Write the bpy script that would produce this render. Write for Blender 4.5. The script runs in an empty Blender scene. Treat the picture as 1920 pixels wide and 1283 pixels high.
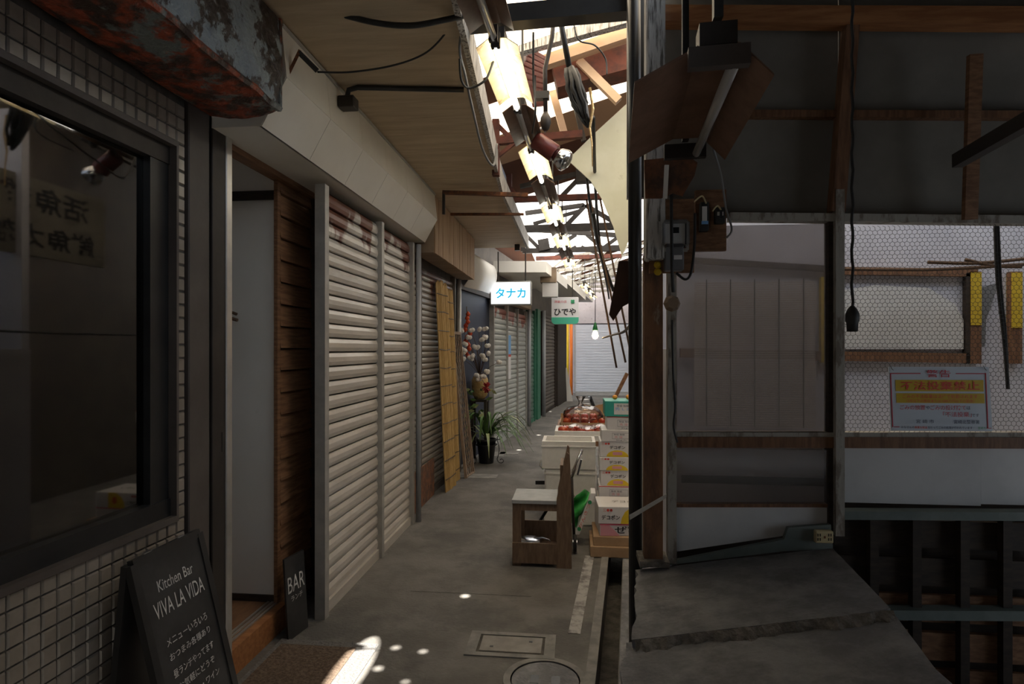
import bpy, bmesh, math, random
from mathutils import Vector, Matrix
V = Vector
RND = random.Random(7)
sc = bpy.context.scene
COL = sc.collection

# ------------------------------------------------------------------ camera
F, VX, VY, H = 1100.0, 1077.0, 655.0, 1.4          # focal length and alley vanishing point in photo pixels, eye height
TH = math.atan((VX - 960) / F)
cam = bpy.data.objects.new('camera', bpy.data.cameras.new('camera'))
COL.objects.link(cam)
cam.location = (0, 0, H)
cam.rotation_euler = (math.pi / 2, 0, TH)
cam.data.sensor_width = 36
cam.data.lens = 36 * F / 1920
cam.data.shift_y = (VY - 641.5) / 1920
cam.data.clip_start = 0.02
sc.camera = cam

# ------------------------------------------------------------------ world, sun, exposure
w = bpy.data.worlds.new('sky'); sc.world = w; w.use_nodes = True
bg = w.node_tree.nodes['Background']
bg.inputs[0].default_value = (0.80, 0.89, 1.0, 1)
bg.inputs[1].default_value = 2.0
SUN = V((0.42, 0.10, 1.0)).normalized()             # towards the sun
sun = bpy.data.objects.new('sun', bpy.data.lights.new('sun', 'SUN')); COL.objects.link(sun)
sun.rotation_euler = SUN.to_track_quat('Z', 'Y').to_euler()
sun.location = (2, 3, 8)
sun.data.energy = 24.0; sun.data.angle = math.radians(0.53); sun.data.color = (1.0, .94, .84)
sc.view_settings.view_transform = 'Standard'
sc.view_settings.look = 'None'
sc.view_settings.gamma = 1
sc.view_settings.use_curve_mapping = False
sc.view_settings.exposure = 0.4
sc.cycles.use_denoising = True
sc.cycles.max_bounces = 10
sc.cycles.diffuse_bounces = 6
sc.cycles.sample_clamp_indirect = 4

# ------------------------------------------------------------------ pixel -> place
def ray(x, y):
    a = (x - 960) / F
    return V((a * math.cos(TH) - math.sin(TH), a * math.sin(TH) + math.cos(TH), (VY - y) / F))
O = V((0, 0, H))
def PY(x, y, Y): d = ray(x, y); return O + d * (Y / d.y)
def PX(x, y, X): d = ray(x, y); return O + d * (X / d.x)
def PZ(x, y, Z=0.0): d = ray(x, y); return O + d * ((Z - H) / d.z)
def lerp(a, b, t): return a + (b - a) * t

# ------------------------------------------------------------------ materials
MATS = {}
def mat(name, c1, c2=None, scale=6.0, rough=.75, metal=0.0, bump=0.0, stretch=(1, 1, 1), lo=.4, hi=.62,
        c3=None, lo3=.62, hi3=.7, scale3=3.0, emit=None, estr=0, trans=0, alpha=None, bscale=None, detail=5):
    m = bpy.data.materials.new(name); m.use_nodes = True
    nt = m.node_tree; N = nt.nodes; L = nt.links
    p = N['Principled BSDF']
    p.inputs['Roughness'].default_value = rough
    p.inputs['Metallic'].default_value = metal
    p.inputs['Base Color'].default_value = (*c1, 1)
    geo = N.new('ShaderNodeNewGeometry')
    mp = N.new('ShaderNodeMapping'); mp.inputs['Scale'].default_value = stretch
    L.new(geo.outputs['Position'], mp.inputs[0])
    if c2 is not None or bump:
        nz = N.new('ShaderNodeTexNoise'); nz.inputs['Scale'].default_value = scale
        nz.inputs['Detail'].default_value = detail; nz.inputs['Roughness'].default_value = .65
        L.new(mp.outputs[0], nz.inputs[0])
        if c2 is not None:
            r = N.new('ShaderNodeValToRGB')
            r.color_ramp.elements[0].position = lo; r.color_ramp.elements[0].color = (*c1, 1)
            r.color_ramp.elements[1].position = hi; r.color_ramp.elements[1].color = (*c2, 1)
            L.new(nz.outputs[0], r.inputs[0]); src = r.outputs[0]
            if c3 is not None:
                n3 = N.new('ShaderNodeTexNoise'); n3.inputs['Scale'].default_value = scale3
                n3.inputs['Detail'].default_value = 6; n3.inputs['Roughness'].default_value = .7
                L.new(mp.outputs[0], n3.inputs[0])
                r3 = N.new('ShaderNodeValToRGB')
                r3.color_ramp.elements[0].position = lo3; r3.color_ramp.elements[0].color = (0, 0, 0, 1)
                r3.color_ramp.elements[1].position = hi3; r3.color_ramp.elements[1].color = (1, 1, 1, 1)
                L.new(n3.outputs[0], r3.inputs[0])
                mx = N.new('ShaderNodeMix'); mx.data_type = 'RGBA'
                L.new(r3.outputs[0], mx.inputs[0]); L.new(src, mx.inputs[6]); mx.inputs[7].default_value = (*c3, 1)
                src = mx.outputs[2]
            L.new(src, p.inputs['Base Color'])
        if bump:
            b = N.new('ShaderNodeBump'); b.inputs['Strength'].default_value = bump; b.inputs['Distance'].default_value = .02
            if bscale:
                nb = N.new('ShaderNodeTexNoise'); nb.inputs['Scale'].default_value = bscale; nb.inputs['Detail'].default_value = 6
                L.new(mp.outputs[0], nb.inputs[0]); L.new(nb.outputs[0], b.inputs['Height'])
            else:
                L.new(nz.outputs[0], b.inputs['Height'])
            L.new(b.outputs[0], p.inputs['Normal'])
    if emit:
        p.inputs['Emission Color'].default_value = (*emit, 1); p.inputs['Emission Strength'].default_value = estr
    if trans:
        p.inputs['Transmission Weight'].default_value = trans
    if alpha is not None:
        p.inputs['Alpha'].default_value = alpha
    MATS[name] = m
    return m

def glass_like(name, tint, refl_rough=.02, base=.04, haze=0.0, hazecol=(.5, .5, .5)):
    """thin clear sheet: see-through plus Fresnel gloss, optional milky haze"""
    m = bpy.data.materials.new(name); m.use_nodes = True
    nt = m.node_tree; N = nt.nodes; L = nt.links
    N.remove(N['Principled BSDF'])
    out = N['Material Output']
    t = N.new('ShaderNodeBsdfTransparent'); t.inputs[0].default_value = (*tint, 1)
    g = N.new('ShaderNodeBsdfGlossy'); g.inputs['Roughness'].default_value = refl_rough
    fr = N.new('ShaderNodeFresnel'); fr.inputs[0].default_value = 1.5
    mx = N.new('ShaderNodeMixShader')
    ad = N.new('ShaderNodeMath'); ad.operation = 'ADD'; ad.inputs[1].default_value = base; ad.use_clamp = True
    L.new(fr.outputs[0], ad.inputs[0]); L.new(ad.outputs[0], mx.inputs[0])
    src = t.outputs[0]
    if haze:
        d = N.new('ShaderNodeBsdfDiffuse'); d.inputs[0].default_value = (*hazecol, 1)
        tr = N.new('ShaderNodeBsdfTranslucent'); tr.inputs[0].default_value = (*hazecol, 1)
        h0 = N.new('ShaderNodeMixShader'); h0.inputs[0].default_value = .5
        L.new(d.outputs[0], h0.inputs[1]); L.new(tr.outputs[0], h0.inputs[2])
        hm = N.new('ShaderNodeMixShader')
        nz = N.new('ShaderNodeTexNoise'); nz.inputs['Scale'].default_value = 7; nz.inputs['Detail'].default_value = 6
        geo = N.new('ShaderNodeNewGeometry'); L.new(geo.outputs['Position'], nz.inputs[0])
        mr = N.new('ShaderNodeMapRange'); mr.inputs[1].default_value = .3; mr.inputs[2].default_value = .7
        mr.inputs[3].default_value = haze * .8; mr.inputs[4].default_value = min(1, haze * 1.2)
        L.new(nz.outputs[0], mr.inputs[0]); L.new(mr.outputs[0], hm.inputs[0])
        L.new(src, hm.inputs[1]); L.new(h0.outputs[0], hm.inputs[2]); src = hm.outputs[0]
    L.new(src, mx.inputs[1]); L.new(g.outputs[0], mx.inputs[2]); L.new(mx.outputs[0], out.inputs[0])
    return m

def roof_mat(name, col, translucent, holes=(), slits=()):
    """roofing sheet; holes are see-through mask ellipses, added to throw sun spots on the floor"""
    m = bpy.data.materials.new(name); m.use_nodes = True
    nt = m.node_tree; N = nt.nodes; L = nt.links
    N.remove(N['Principled BSDF']); out = N['Material Output']
    d = N.new('ShaderNodeBsdfDiffuse'); d.inputs[0].default_value = (*col, 1)
    sh = d.outputs[0]
    if translucent:
        tr = N.new('ShaderNodeBsdfTranslucent'); tr.inputs[0].default_value = (*col, 1)
        mx = N.new('ShaderNodeMixShader'); mx.inputs[0].default_value = translucent
        L.new(sh, mx.inputs[1]); L.new(tr.outputs[0], mx.inputs[2]); sh = mx.outputs[0]
    geo = N.new('ShaderNodeNewGeometry')
    acc = None
    for (c, r, sx, sy) in holes:
        s = N.new('ShaderNodeVectorMath'); s.operation = 'SUBTRACT'; s.inputs[1].default_value = c
        L.new(geo.outputs['Position'], s.inputs[0])
        k = N.new('ShaderNodeVectorMath'); k.operation = 'MULTIPLY'; k.inputs[1].default_value = (1 / sx, 1 / sy, 0)
        L.new(s.outputs[0], k.inputs[0])
        ln = N.new('ShaderNodeVectorMath'); ln.operation = 'LENGTH'; L.new(k.outputs[0], ln.inputs[0])
        lt = N.new('ShaderNodeMath'); lt.operation = 'LESS_THAN'; lt.inputs[1].default_value = r
        L.new(ln.outputs['Value'], lt.inputs[0])
        if acc is None: acc = lt.outputs[0]
        else:
            a = N.new('ShaderNodeMath'); a.operation = 'MAXIMUM'; L.new(acc, a.inputs[0]); L.new(lt.outputs[0], a.inputs[1]); acc = a.outputs[0]
    if acc is not None:
        t = N.new('ShaderNodeBsdfTransparent'); mx = N.new('ShaderNodeMixShader')
        L.new(acc, mx.inputs[0]); L.new(sh, mx.inputs[1]); L.new(t.outputs[0], mx.inputs[2]); sh = mx.outputs[0]
    L.new(sh, out.inputs[0])
    return m

def emis(name, col, s):
    m = bpy.data.materials.new(name); m.use_nodes = True
    p = m.node_tree.nodes['Principled BSDF']
    p.inputs['Base Color'].default_value = (*col, 1)
    p.inputs['Emission Color'].default_value = (*col, 1); p.inputs['Emission Strength'].default_value = s
    return m

concrete = mat('concrete', (.115, .107, .096), (.175, .165, .15), 3, .8, bump=.25, c3=(.09, .085, .08), scale3=1.3, lo3=.5, hi3=.62, bscale=60)
concrete_old = mat('concrete_old', (.16, .16, .165), (.27, .27, .275), 7, .75, bump=.3, c3=(.11, .11, .12), scale3=2.5, lo3=.5, hi3=.65, bscale=70)
concrete_rough = mat('concrete_broken', (.16, .145, .125), (.26, .24, .21), 40, .9, bump=.8)
concrete_patch = mat('concrete_patch', (.26, .25, .23), (.17, .165, .155), 9, .8, bump=.2)
white_line = mat('worn_white_paint', (.42, .41, .39), (.17, .16, .15), 12, .8, lo=.45, hi=.62)
dirt = mat('ditch_dirt', (.05, .045, .038), (.10, .09, .075), 14, .9, bump=.6)
tile_m = mat('tile_glaze', (.20, .172, .142), (.26, .225, .19), 5, .22)
grout = mat('grout', (.05, .045, .04), (.08, .07, .06), 20, .9)
dark_metal = mat('dark_brown_metal', (.026, .021, .018), (.04, .033, .028), 6, .5, .3)
black_metal = mat('black_paint', (.012, .012, .013), (.02, .02, .02), 8, .4)
pillar_m = mat('pillar_paint', (.06, .048, .042), (.085, .07, .062), 3, .55)
alu = mat('aluminium', (.55, .53, .5), (.62, .6, .57), 10, .35, .8)
alu_dull = mat('aluminium_dull', (.42, .41, .39), (.5, .49, .46), 10, .5, .5)
white_pl = mat('white_panel', (.76, .73, .67), (.8, .77, .72), 2, .55, c3=(.5, .46, .4), scale3=2.2, lo3=.62, hi3=.8)
brown_wood = mat('brown_wood', (.16, .075, .035), (.27, .14, .07), 6, .6, stretch=(3, 1, 12), bump=.1)
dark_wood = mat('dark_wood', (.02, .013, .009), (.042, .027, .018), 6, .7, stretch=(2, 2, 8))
frame_wood = mat('frame_wood', (.13, .06, .03), (.22, .11, .055), 8, .65, stretch=(8, 8, 1), bump=.1)
orange_wood = mat('orange_wood', (.28, .11, .04), (.4, .18, .07), 6, .6, stretch=(1, 8, 8))
pale_wood = mat('pale_peeling_wood', (.36, .34, .3), (.2, .17, .14), 9, .8, stretch=(3, 3, 1), lo=.5, hi=.6, bump=.2)
weather_wood = mat('weathered_wood', (.55, .54, .52), (.12, .11, .1), 9, .85, stretch=(9, 9, .8), lo=.48, hi=.62, bump=.5)
ply = mat('plywood', (.46, .36, .24), (.56, .45, .31), 3, .75, stretch=(.7, 5, 1), c3=(.13, .10, .08), scale3=2.4, lo3=.66, hi3=.76)
ply_dark = mat('plywood_dark', (.22, .155, .105), (.30, .22, .15), 3, .75, stretch=(1, 6, 1))
fascia_wood = mat('fascia_wood', (.29, .18, .10), (.40, .27, .16), 5, .75, stretch=(6, 6, .7), c3=(.05, .03, .02), scale3=4, lo3=.64, hi3=.68, bump=.15)
tan_wood = mat('tan_boards', (.62, .42, .27), (.72, .52, .36), 5, .7, stretch=(.6, 6, 1))
box_white = mat('shutter_box_paint', (.68, .64, .56), (.74, .70, .62), 2, .38, .0)
shut_white = None
rust = mat('rust', (.20, .075, .03), (.07, .035, .022), 14, .85, bump=.4, c3=(.32, .13, .05), scale3=9)
rust_red = mat('rust_red', (.17, .05, .03), (.09, .035, .025), 10, .75, bump=.2)
rust_pole = mat('rust_column', (.24, .12, .06), (.08, .045, .03), 9, .85, stretch=(1, 1, .35), bump=.5, c3=(.3, .23, .17), scale3=7, lo3=.66, hi3=.7)
awning_m = mat('peeling_awning', (.22, .27, .31), (.30, .35, .37), 5, .42, c3=(.035, .022, .018), scale3=6, lo3=.46, hi3=.50, bump=1.0, bscale=26)
awning_rust = mat('peeling_rust', (.34, .065, .025), (.05, .028, .02), 13, .45, lo=.42, hi=.56, bump=1.0, c3=(.16, .18, .17), scale3=5, lo3=.53, hi3=.58, bscale=30)
yellow_flake = mat('yellow_flake', (.45, .36, .05), (.3, .24, .05), 20, .6)
grey_board = mat('grey_board', (.175, .162, .14), (.22, .205, .18), 3, .85)
pale_board = mat('pale_board', (.56, .56, .56), (.64, .64, .64), 3, .6)
back_white = mat('back_room_wall', (.50, .50, .56), (.58, .58, .64), 3, .8)
rubber = mat('black_rubber', (.015, .015, .015), (.03, .03, .03), 9, .55)
cable_grey = mat('grey_cable', (.22, .22, .22), None, 4, .5)
tape_m = mat('clear_tape', (.6, .58, .53), (.5, .48, .42), 30, .35)
chalk_black = mat('chalkboard', (.018, .018, .019), (.035, .035, .036), 5, .45)
chalk = mat('chalk', (.62, .62, .6), (.4, .4, .4), 30, .9)
grey_pipe = mat('grey_pipe', (.36, .38, .41), (.42, .44, .47), 4, .4)
reed_m = mat('reed', (.46, .29, .10), (.60, .41, .17), 20, .6, stretch=(6, 6, .6))
lattice_m = mat('lattice', (.32, .24, .18), (.24, .17, .12), 10, .8)
navy = mat('navy_door', (.022, .03, .055), (.03, .04, .07), 4, .6)
styro = mat('styrofoam', (.75, .74, .72), (.8, .79, .77), 30, .7)
cardboard = mat('cardboard', (.42, .27, .15), (.48, .32, .19), 6, .8)
carton_white = mat('carton_white', (.74, .73, .74), (.79, .78, .79), 4, .55)
teal = mat('carton_teal', (.03, .33, .28), (.04, .38, .32), 4, .55)
pinkred = mat('carton_pink', (.72, .12, .2), (.78, .2, .28), 9, .55)
yellow_ink = mat('yellow_ink', (.82, .58, .03), None, 4, .55)
red_ink = mat('red_ink', (.68, .07, .05), None, 4, .55)
red_dull = mat('sign_red', (.55, .035, .06), None, 4, .5)
black_ink = mat('black_ink', (.015, .015, .02), None, 4, .55)
navy_ink = mat('navy_ink', (.05, .06, .12), None, 4, .55)
pink_ink = mat('pink_ink', (.75, .35, .4), None, 4, .55)
blue_ink = mat('blue_ink', (.2, .45, .8), None, 4, .55)
green_ink = mat('green_ink', (.03, .3, .13), None, 4, .55)
sign_yellow = mat('sign_yellow', (.62, .42, .02), None, 4, .5)
sign_white = mat('sign_white', (.62, .68, .76), (.66, .72, .79), 2, .35)
apple_m = mat('apple_skin', (.45, .03, .02), (.55, .12, .04), 18, .3)
green_plastic = mat('green_plastic', (.04, .42, .07), (.1, .55, .15), 9, .25)
leaf_m = mat('leaf_green', (.06, .14, .03), (.12, .22, .06), 9, .45)
leaf_pale = mat('leaf_pale', (.32, .36, .17), (.22, .27, .1), 9, .5)
stem_m = mat('twig', (.12, .07, .04), None, 9, .8)
cotton_m = mat('cotton', (.8, .78, .74), None, 9, .95)
lantern_m = mat('lantern_red', (.62, .09, .02), (.5, .05, .02), 20, .6)
flower_m = mat('flower_red', (.30, .012, .02), (.42, .03, .04), 20, .6)
straw_m = mat('straw', (.40, .26, .10), (.52, .36, .16), 30, .85, bump=.6)
pot_m = mat('pot_black', (.02, .021, .025), None, 4, .4)
wire_m = mat('wire', (.045, .042, .042), None, 4, .6, .5)
enamel = mat('enamel_reflector', (.66, .52, .28), (.74, .64, .42), 9, .6, c3=(.4, .22, .07), scale3=11, lo3=.55, hi3=.7)
enamel_old = mat('enamel_brown', (.14, .07, .04), (.2, .11, .07), 9, .5)
tube_off = mat('tube_off', (.42, .4, .38), None, 4, .12)
tube_on = emis('tube_on', (1.0, .95, .80), 9)
chrome = mat('chrome', (.6, .62, .66), None, 4, .15, 1)
steel_lid = mat('steel_lid', (.62, .64, .7), None, 4, .25, .9)
spot_red = mat('spotlight_red', (.16, .035, .028), (.2, .05, .04), 9, .35)
bulb_on = emis('bulb_glow', (1.0, .62, .3), 26)
lit_sign = emis('lit_sign_face', (.92, .95, 1.0), 1.35)
cyan_ink = emis('cyan_letters', (.02, .45, .75), .55)
green_sock = mat('green_socket', (.02, .22, .07), None, 4, .4)
cream_sheet = mat('cream_sheet', (.62, .62, .47), (.68, .68, .54), 3, .6, c3=(.45, .44, .33), scale3=5, lo3=.6, hi3=.75)
brown_sheet = mat('brown_sheet', (.07, .03, .018), (.1, .045, .025), 6, .7)
blue_sheet = mat('blue_grey_sheet', (.36, .42, .5), (.52, .57, .63), 5, .5, stretch=(1, 1, .3), c3=(.75, .77, .8), scale3=4, lo3=.5, hi3=.6)
corr_red = mat('corrugated_red', (.5, .24, .22), (.58, .3, .28), 5, .6)
meter_grey = mat('meter_grey', (.16, .165, .175), None, 4, .45)
meter_paper = mat('meter_paper', (.82, .8, .75), None, 4, .5)
cream_plastic = mat('cream_plastic', (.62, .52, .3), None, 4, .45)
yellow_paint = mat('yellow_paint', (.6, .43, .03), (.5, .34, .02), 20, .5, stretch=(1, 1, 4))
pole_yellow = mat('pole_yellow', (.8, .52, .02), None, 4, .5)
pole_orange = mat('pole_orange', (.85, .2, .02), None, 4, .5)
green_paint = mat('green_paint', (.03, .16, .10), (.05, .2, .13), 4, .5)
greyblue_paint = mat('greyblue_rail', (.12, .15, .14), (.17, .2, .19), 6, .6)
mat_fibre = mat('coir', (.11, .075, .05), (.2, .14, .1), 70, .95, bump=1.0)
mat_grey = mat('mat_grey', (.16, .155, .15), (.22, .215, .21), 80, .95, bump=1.0)
blind_m = mat('bamboo_blind', (.42, .37, .33), (.52, .47, .43), 60, .7, stretch=(.3, 1, 6))
pink_wall = mat('pinkish_plaster', (.5, .45, .46), (.56, .51, .52), 3, .85, c3=(.2, .15, .15), scale3=7, lo3=.58, hi3=.72)
end_white = mat('end_shutter_paint', (.6, .62, .67), (.66, .68, .73), 2, .5, stretch=(1, 1, 6))
pane_glass = glass_like('window_glass', (.6, .58, .5), .03, .10)
plastic_sheet = glass_like('milky_plastic', (.75, .73, .73), .16, .03, haze=.3, hazecol=(.5, .48, .49))
clear_bag = glass_like('clear_bag', (.95, .93, .93), .12, .05, haze=.12, hazecol=(.8, .75, .75))
clear_cover = glass_like('clear_cover', (.9, .92, .95), .05, .06)

def shutter_mat(name, c1, c2, rustcol, ztop, zfade, amount=.5):
    """painted slats with rust runs that start at the top of the curtain"""
    m = mat(name, c1, c2, 2.5, .33, .15, stretch=(1, 1, 5))
    nt = m.node_tree; N = nt.nodes; L = nt.links; p = N['Principled BSDF']
    src = p.inputs['Base Color'].links[0].from_socket
    geo = N.new('ShaderNodeNewGeometry')
    mp = N.new('ShaderNodeMapping'); mp.inputs['Scale'].default_value = (4.2, 4.2, .35)
    L.new(geo.outputs['Position'], mp.inputs[0])
    nz = N.new('ShaderNodeTexNoise'); nz.inputs['Scale'].default_value = 1.0; nz.inputs['Detail'].default_value = 4
    L.new(mp.outputs[0], nz.inputs[0])
    sx = N.new('ShaderNodeSeparateXYZ'); L.new(geo.outputs['Position'], sx.inputs[0])
    mr = N.new('ShaderNodeMapRange'); mr.inputs[1].default_value = ztop - zfade; mr.inputs[2].default_value = ztop
    mr.inputs[3].default_value = 0; mr.inputs[4].default_value = amount
    L.new(sx.outputs[2], mr.inputs[0])
    ad = N.new('ShaderNodeMath'); ad.operation = 'ADD'; L.new(nz.outputs[0], ad.inputs[0]); L.new(mr.outputs[0], ad.inputs[1])
    r = N.new('ShaderNodeValToRGB'); r.color_ramp.elements[0].position = .84; r.color_ramp.elements[1].position = .89
    L.new(ad.outputs[0], r.inputs[0])
    mx = N.new('ShaderNodeMix'); mx.data_type = 'RGBA'
    L.new(r.outputs[0], mx.inputs[0]); L.new(src, mx.inputs[6]); mx.inputs[7].default_value = (*rustcol, 1)
    L.new(mx.outputs[2], p.inputs['Base Color'])
    return m
shut_white = shutter_mat('shutter_white', (.52, .48, .43), (.62, .58, .53), (.15, .045, .022), 2.30, .6, .55)
shut_old = shutter_mat('shutter_old', (.26, .235, .2), (.33, .3, .26), (.14, .055, .03), 2.1, .5, .45)
shut_pale = shutter_mat('shutter_pale', (.42, .45, .43), (.5, .53, .51), (.3, .07, .04), 2.05, .45, .55)
shut_green = mat('shutter_green', (.10, .17, .14), (.14, .22, .18), 4, .5)
shut_dark = mat('shutter_dark', (.10, .085, .075), (.14, .12, .1), 4, .6)

# ------------------------------------------------------------------ mesh helpers
def wloc(o):
    p = V((0, 0, 0))
    while o is not None: p += V(o.location); o = o.parent
    return p
def props(o, label=None, cat=None, group=None, kind=None):
    if label: o['label'] = label
    if cat: o['category'] = cat
    if group: o['group'] = group
    if kind: o['kind'] = kind
    return o
def thing(name, loc, label, cat, group=None):
    o = bpy.data.objects.new(name, None); COL.objects.link(o); o.location = loc
    o.empty_display_size = .1
    return props(o, label, cat, group)

class MB:
    def __init__(s): s.v = []; s.f = []
    def add(s, vs, fs):
        n = len(s.v); s.v += [V(a) for a in vs]; s.f += [[i + n for i in f] for f in fs]; return s
    def hexa(s, b, t):           # 4 bottom points (ccw), 4 top points
        return s.add(list(b) + list(t), [(3, 2, 1, 0), (4, 5, 6, 7), (0, 1, 5, 4), (1, 2, 6, 5), (2, 3, 7, 6), (3, 0, 4, 7)])
    def box(s, x0, x1, y0, y1, z0, z1):
        return s.hexa([(x0, y0, z0), (x1, y0, z0), (x1, y1, z0), (x0, y1, z0)], [(x0, y0, z1), (x1, y0, z1), (x1, y1, z1), (x0, y1, z1)])
    def bar(s, p, q, w, h=None, up=(0, 0, 1)):
        p, q = V(p), V(q); h = h or w; d = (q - p).normalized(); up = V(up)
        if abs(d.dot(up)) > .98: up = V((0, 1, 0))
        a = d.cross(up).normalized(); b = a.cross(d).normalized()
        c = [(-1, -1), (1, -1), (1, 1), (-1, 1)]
        return s.hexa([p + a * (w / 2 * i) + b * (h / 2 * j) for i, j in c], [q + a * (w / 2 * i) + b * (h / 2 * j) for i, j in c])
    def tube(s, pts, r, n=8, r2=None):
        pts = [V(p) for p in pts]; m = len(pts); vs = []; fs = []
        a = None
        for i, p in enumerate(pts):
            d = (pts[min(i + 1, m - 1)] - pts[max(i - 1, 0)]).normalized()
            if a is None:
                a = d.cross(V((0, 0, 1)) if abs(d.z) < .9 else V((1, 0, 0))).normalized()
            else: a = (a - d * a.dot(d)).normalized()
            b = d.cross(a)
            rr = r if r2 is None else r + (r2 - r) * i / (m - 1)
            for k in range(n):
                t = 2 * math.pi * k / n; vs.append(p + a * (rr * math.cos(t)) + b * (rr * math.sin(t)))
        for i in range(m - 1):
            for k in range(n):
                k2 = (k + 1) % n; fs.append((i * n + k, i * n + k2, (i + 1) * n + k2, (i + 1) * n + k))
        fs.append(tuple(range(n))[::-1]); fs.append(tuple((m - 1) * n + k for k in range(n)))
        return s.add(vs, fs)
    def lathe(s, prof, c=(0, 0, 0), n=16, axis=(0, 0, 1)):
        c = V(c); q = V((0, 0, 1)).rotation_difference(V(axis)); vs = []; fs = []; m = len(prof)
        for r, z in prof:
            for k in range(n):
                t = 2 * math.pi * k / n; vs.append(c + q @ V((r * math.cos(t), r * math.sin(t), z)))
        for i in range(m - 1):
            for k in range(n):
                k2 = (k + 1) % n; fs.append((i * n + k, i * n + k2, (i + 1) * n + k2, (i + 1) * n + k))
        fs.append(tuple(range(n))[::-1]); fs.append(tuple((m - 1) * n + k for k in range(n)))
        return s.add(vs, fs)
    def prism(s, poly, off):
        off = V(off); n = len(poly); p = [V(a) for a in poly]
        fs = [tuple(range(n))[::-1], tuple(range(n, 2 * n))] + [(i, (i + 1) % n, (i + 1) % n + n, i + n) for i in range(n)]
        return s.add(p + [a + off for a in p], fs)
    def ball(s, c, r, n=8, sq=(1, 1, 1)):
        c = V(c); m = n // 2; vs = []; fs = []
        for i in range(m + 1):
            a = math.pi * i / m
            for k in range(n):
                t = 2 * math.pi * k / n
                vs.append(c + V((r * sq[0] * math.sin(a) * math.cos(t), r * sq[1] * math.sin(a) * math.sin(t), r * sq[2] * math.cos(a))))
        for i in range(m):
            for k in range(n):
                k2 = (k + 1) % n; fs.append((i * n + k, (i + 1) * n + k, (i + 1) * n + k2, i * n + k2))
        return s.add(vs, fs)
    def build(s, name, m, parent=None, smooth=False, label=None, cat=None, group=None, kind=None, bevel=0):
        lo = V((min(v.x for v in s.v), min(v.y for v in s.v), min(v.z for v in s.v)))
        hi = V((max(v.x for v in s.v), max(v.y for v in s.v), max(v.z for v in s.v)))
        base = V(((lo.x + hi.x) / 2, (lo.y + hi.y) / 2, lo.z))
        me = bpy.data.meshes.new(name)
        me.from_pydata([v - base for v in s.v], [], s.f)
        bm = bmesh.new(); bm.from_mesh(me)
        bmesh.ops.remove_doubles(bm, verts=bm.verts, dist=1e-6)
        if bevel:
            bmesh.ops.bevel(bm, geom=[e for e in bm.edges if len(e.link_faces) == 2 and e.calc_face_angle(0) > .5], offset=bevel, segments=1, affect='EDGES')
        bmesh.ops.recalc_face_normals(bm, faces=bm.faces); bm.to_mesh(me); bm.free()
        me.materials.append(m)
        if smooth:
            for p in me.polygons: p.use_smooth = True
        o = bpy.data.objects.new(name, me); COL.objects.link(o)
        if parent is not None:
            o.parent = parent; o.location = base - wloc(parent)
        else: o.location = base
        return props(o, label, cat, group, kind)

def copy_at(o, loc_world, parent):
    c = o.copy(); COL.objects.link(c); c.parent = parent; c.location = V(loc_world) - (wloc(parent) if parent else V((0, 0, 0)))
    return c

def text_fit(parent, body, c, right, up, w, h, m, name='lettering', lift=.0015, bold=0.0, label=None):
    cu = bpy.data.curves.new('txt', 'FONT'); cu.body = body; cu.align_x = 'CENTER'; cu.align_y = 'CENTER'; cu.offset = bold
    cu.resolution_u = 3
    o = bpy.data.objects.new('txt', cu); COL.objects.link(o)
    dg = bpy.context.evaluated_depsgraph_get()
    me0 = bpy.data.meshes.new_from_object(o.evaluated_get(dg))
    vs = [v.co.copy() for v in me0.vertices]; fs = [list(p.vertices) for p in me0.polygons]
    bpy.data.objects.remove(o); bpy.data.curves.remove(cu); bpy.data.meshes.remove(me0)
    if not vs: return None
    x0, x1 = min(v.x for v in vs), max(v.x for v in vs); y0, y1 = min(v.y for v in vs), max(v.y for v in vs)
    right = V(right).normalized(); up = V(up).normalized(); nrm = right.cross(up).normalized()
    b = MB(); b.add([V(c) + right * ((v.x - (x0 + x1) / 2) / (x1 - x0) * w) + up * ((v.y - (y0 + y1) / 2) / (y1 - y0) * h) + nrm * lift for v in vs], fs)
    return b.build(name, m, parent, label=label)

def plate(parent, c, right, up, w, h, m, name='print', lift=.001, poly=None):
    right = V(right).normalized(); up = V(up).normalized(); nrm = right.cross(up).normalized()
    poly = poly or [(-.5, -.5), (.5, -.5), (.5, .5), (-.5, .5)]
    b = MB(); b.prism([V(c) + right * (a * w) + up * (d * h) for a, d in poly], nrm * lift)
    return b.build(name, m, parent)
def B(*a): return MB().box(*a)

# ================================================================== SETTING
# ---- floor with the open gutter
D1, D2 = PZ(1140, 1050), PZ(1115, 1283)
gb = (D1.x - D2.x) / (D1.y - D2.y)
def gx(Y): return D2.x + gb * (min(Y, 6) - D2.y)
GW = .095
fl = MB()
ys = [-3, 0, 1, 2, 3, 4, 5, 6, 20]
for a, b in zip(ys[:-1], ys[1:]):
    fl.add([(-2.7, a, 0), (gx(a), a, 0), (gx(b), b, 0), (-2.7, b, 0)], [(0, 1, 2, 3)])
    fl.add([(gx(a), a, 0), (gx(a), a, -.22), (gx(b), b, -.22), (gx(b), b, 0)], [(0, 1, 2, 3)])
    fl.add([(gx(a) + GW, a, 0), (gx(a) + GW, a, -.22), (gx(b) + GW, b, -.22), (gx(b) + GW, b, 0)], [(3, 2, 1, 0)])
    fl.add([(gx(a) + GW, a, 0), (3.4, a, 0), (3.4, b, 0), (gx(b) + GW, b, 0)], [(0, 1, 2, 3)])
floor = fl.build('floor', concrete, label='worn grey concrete alley floor with an open gutter', kind='structure')
gut = MB()
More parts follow.
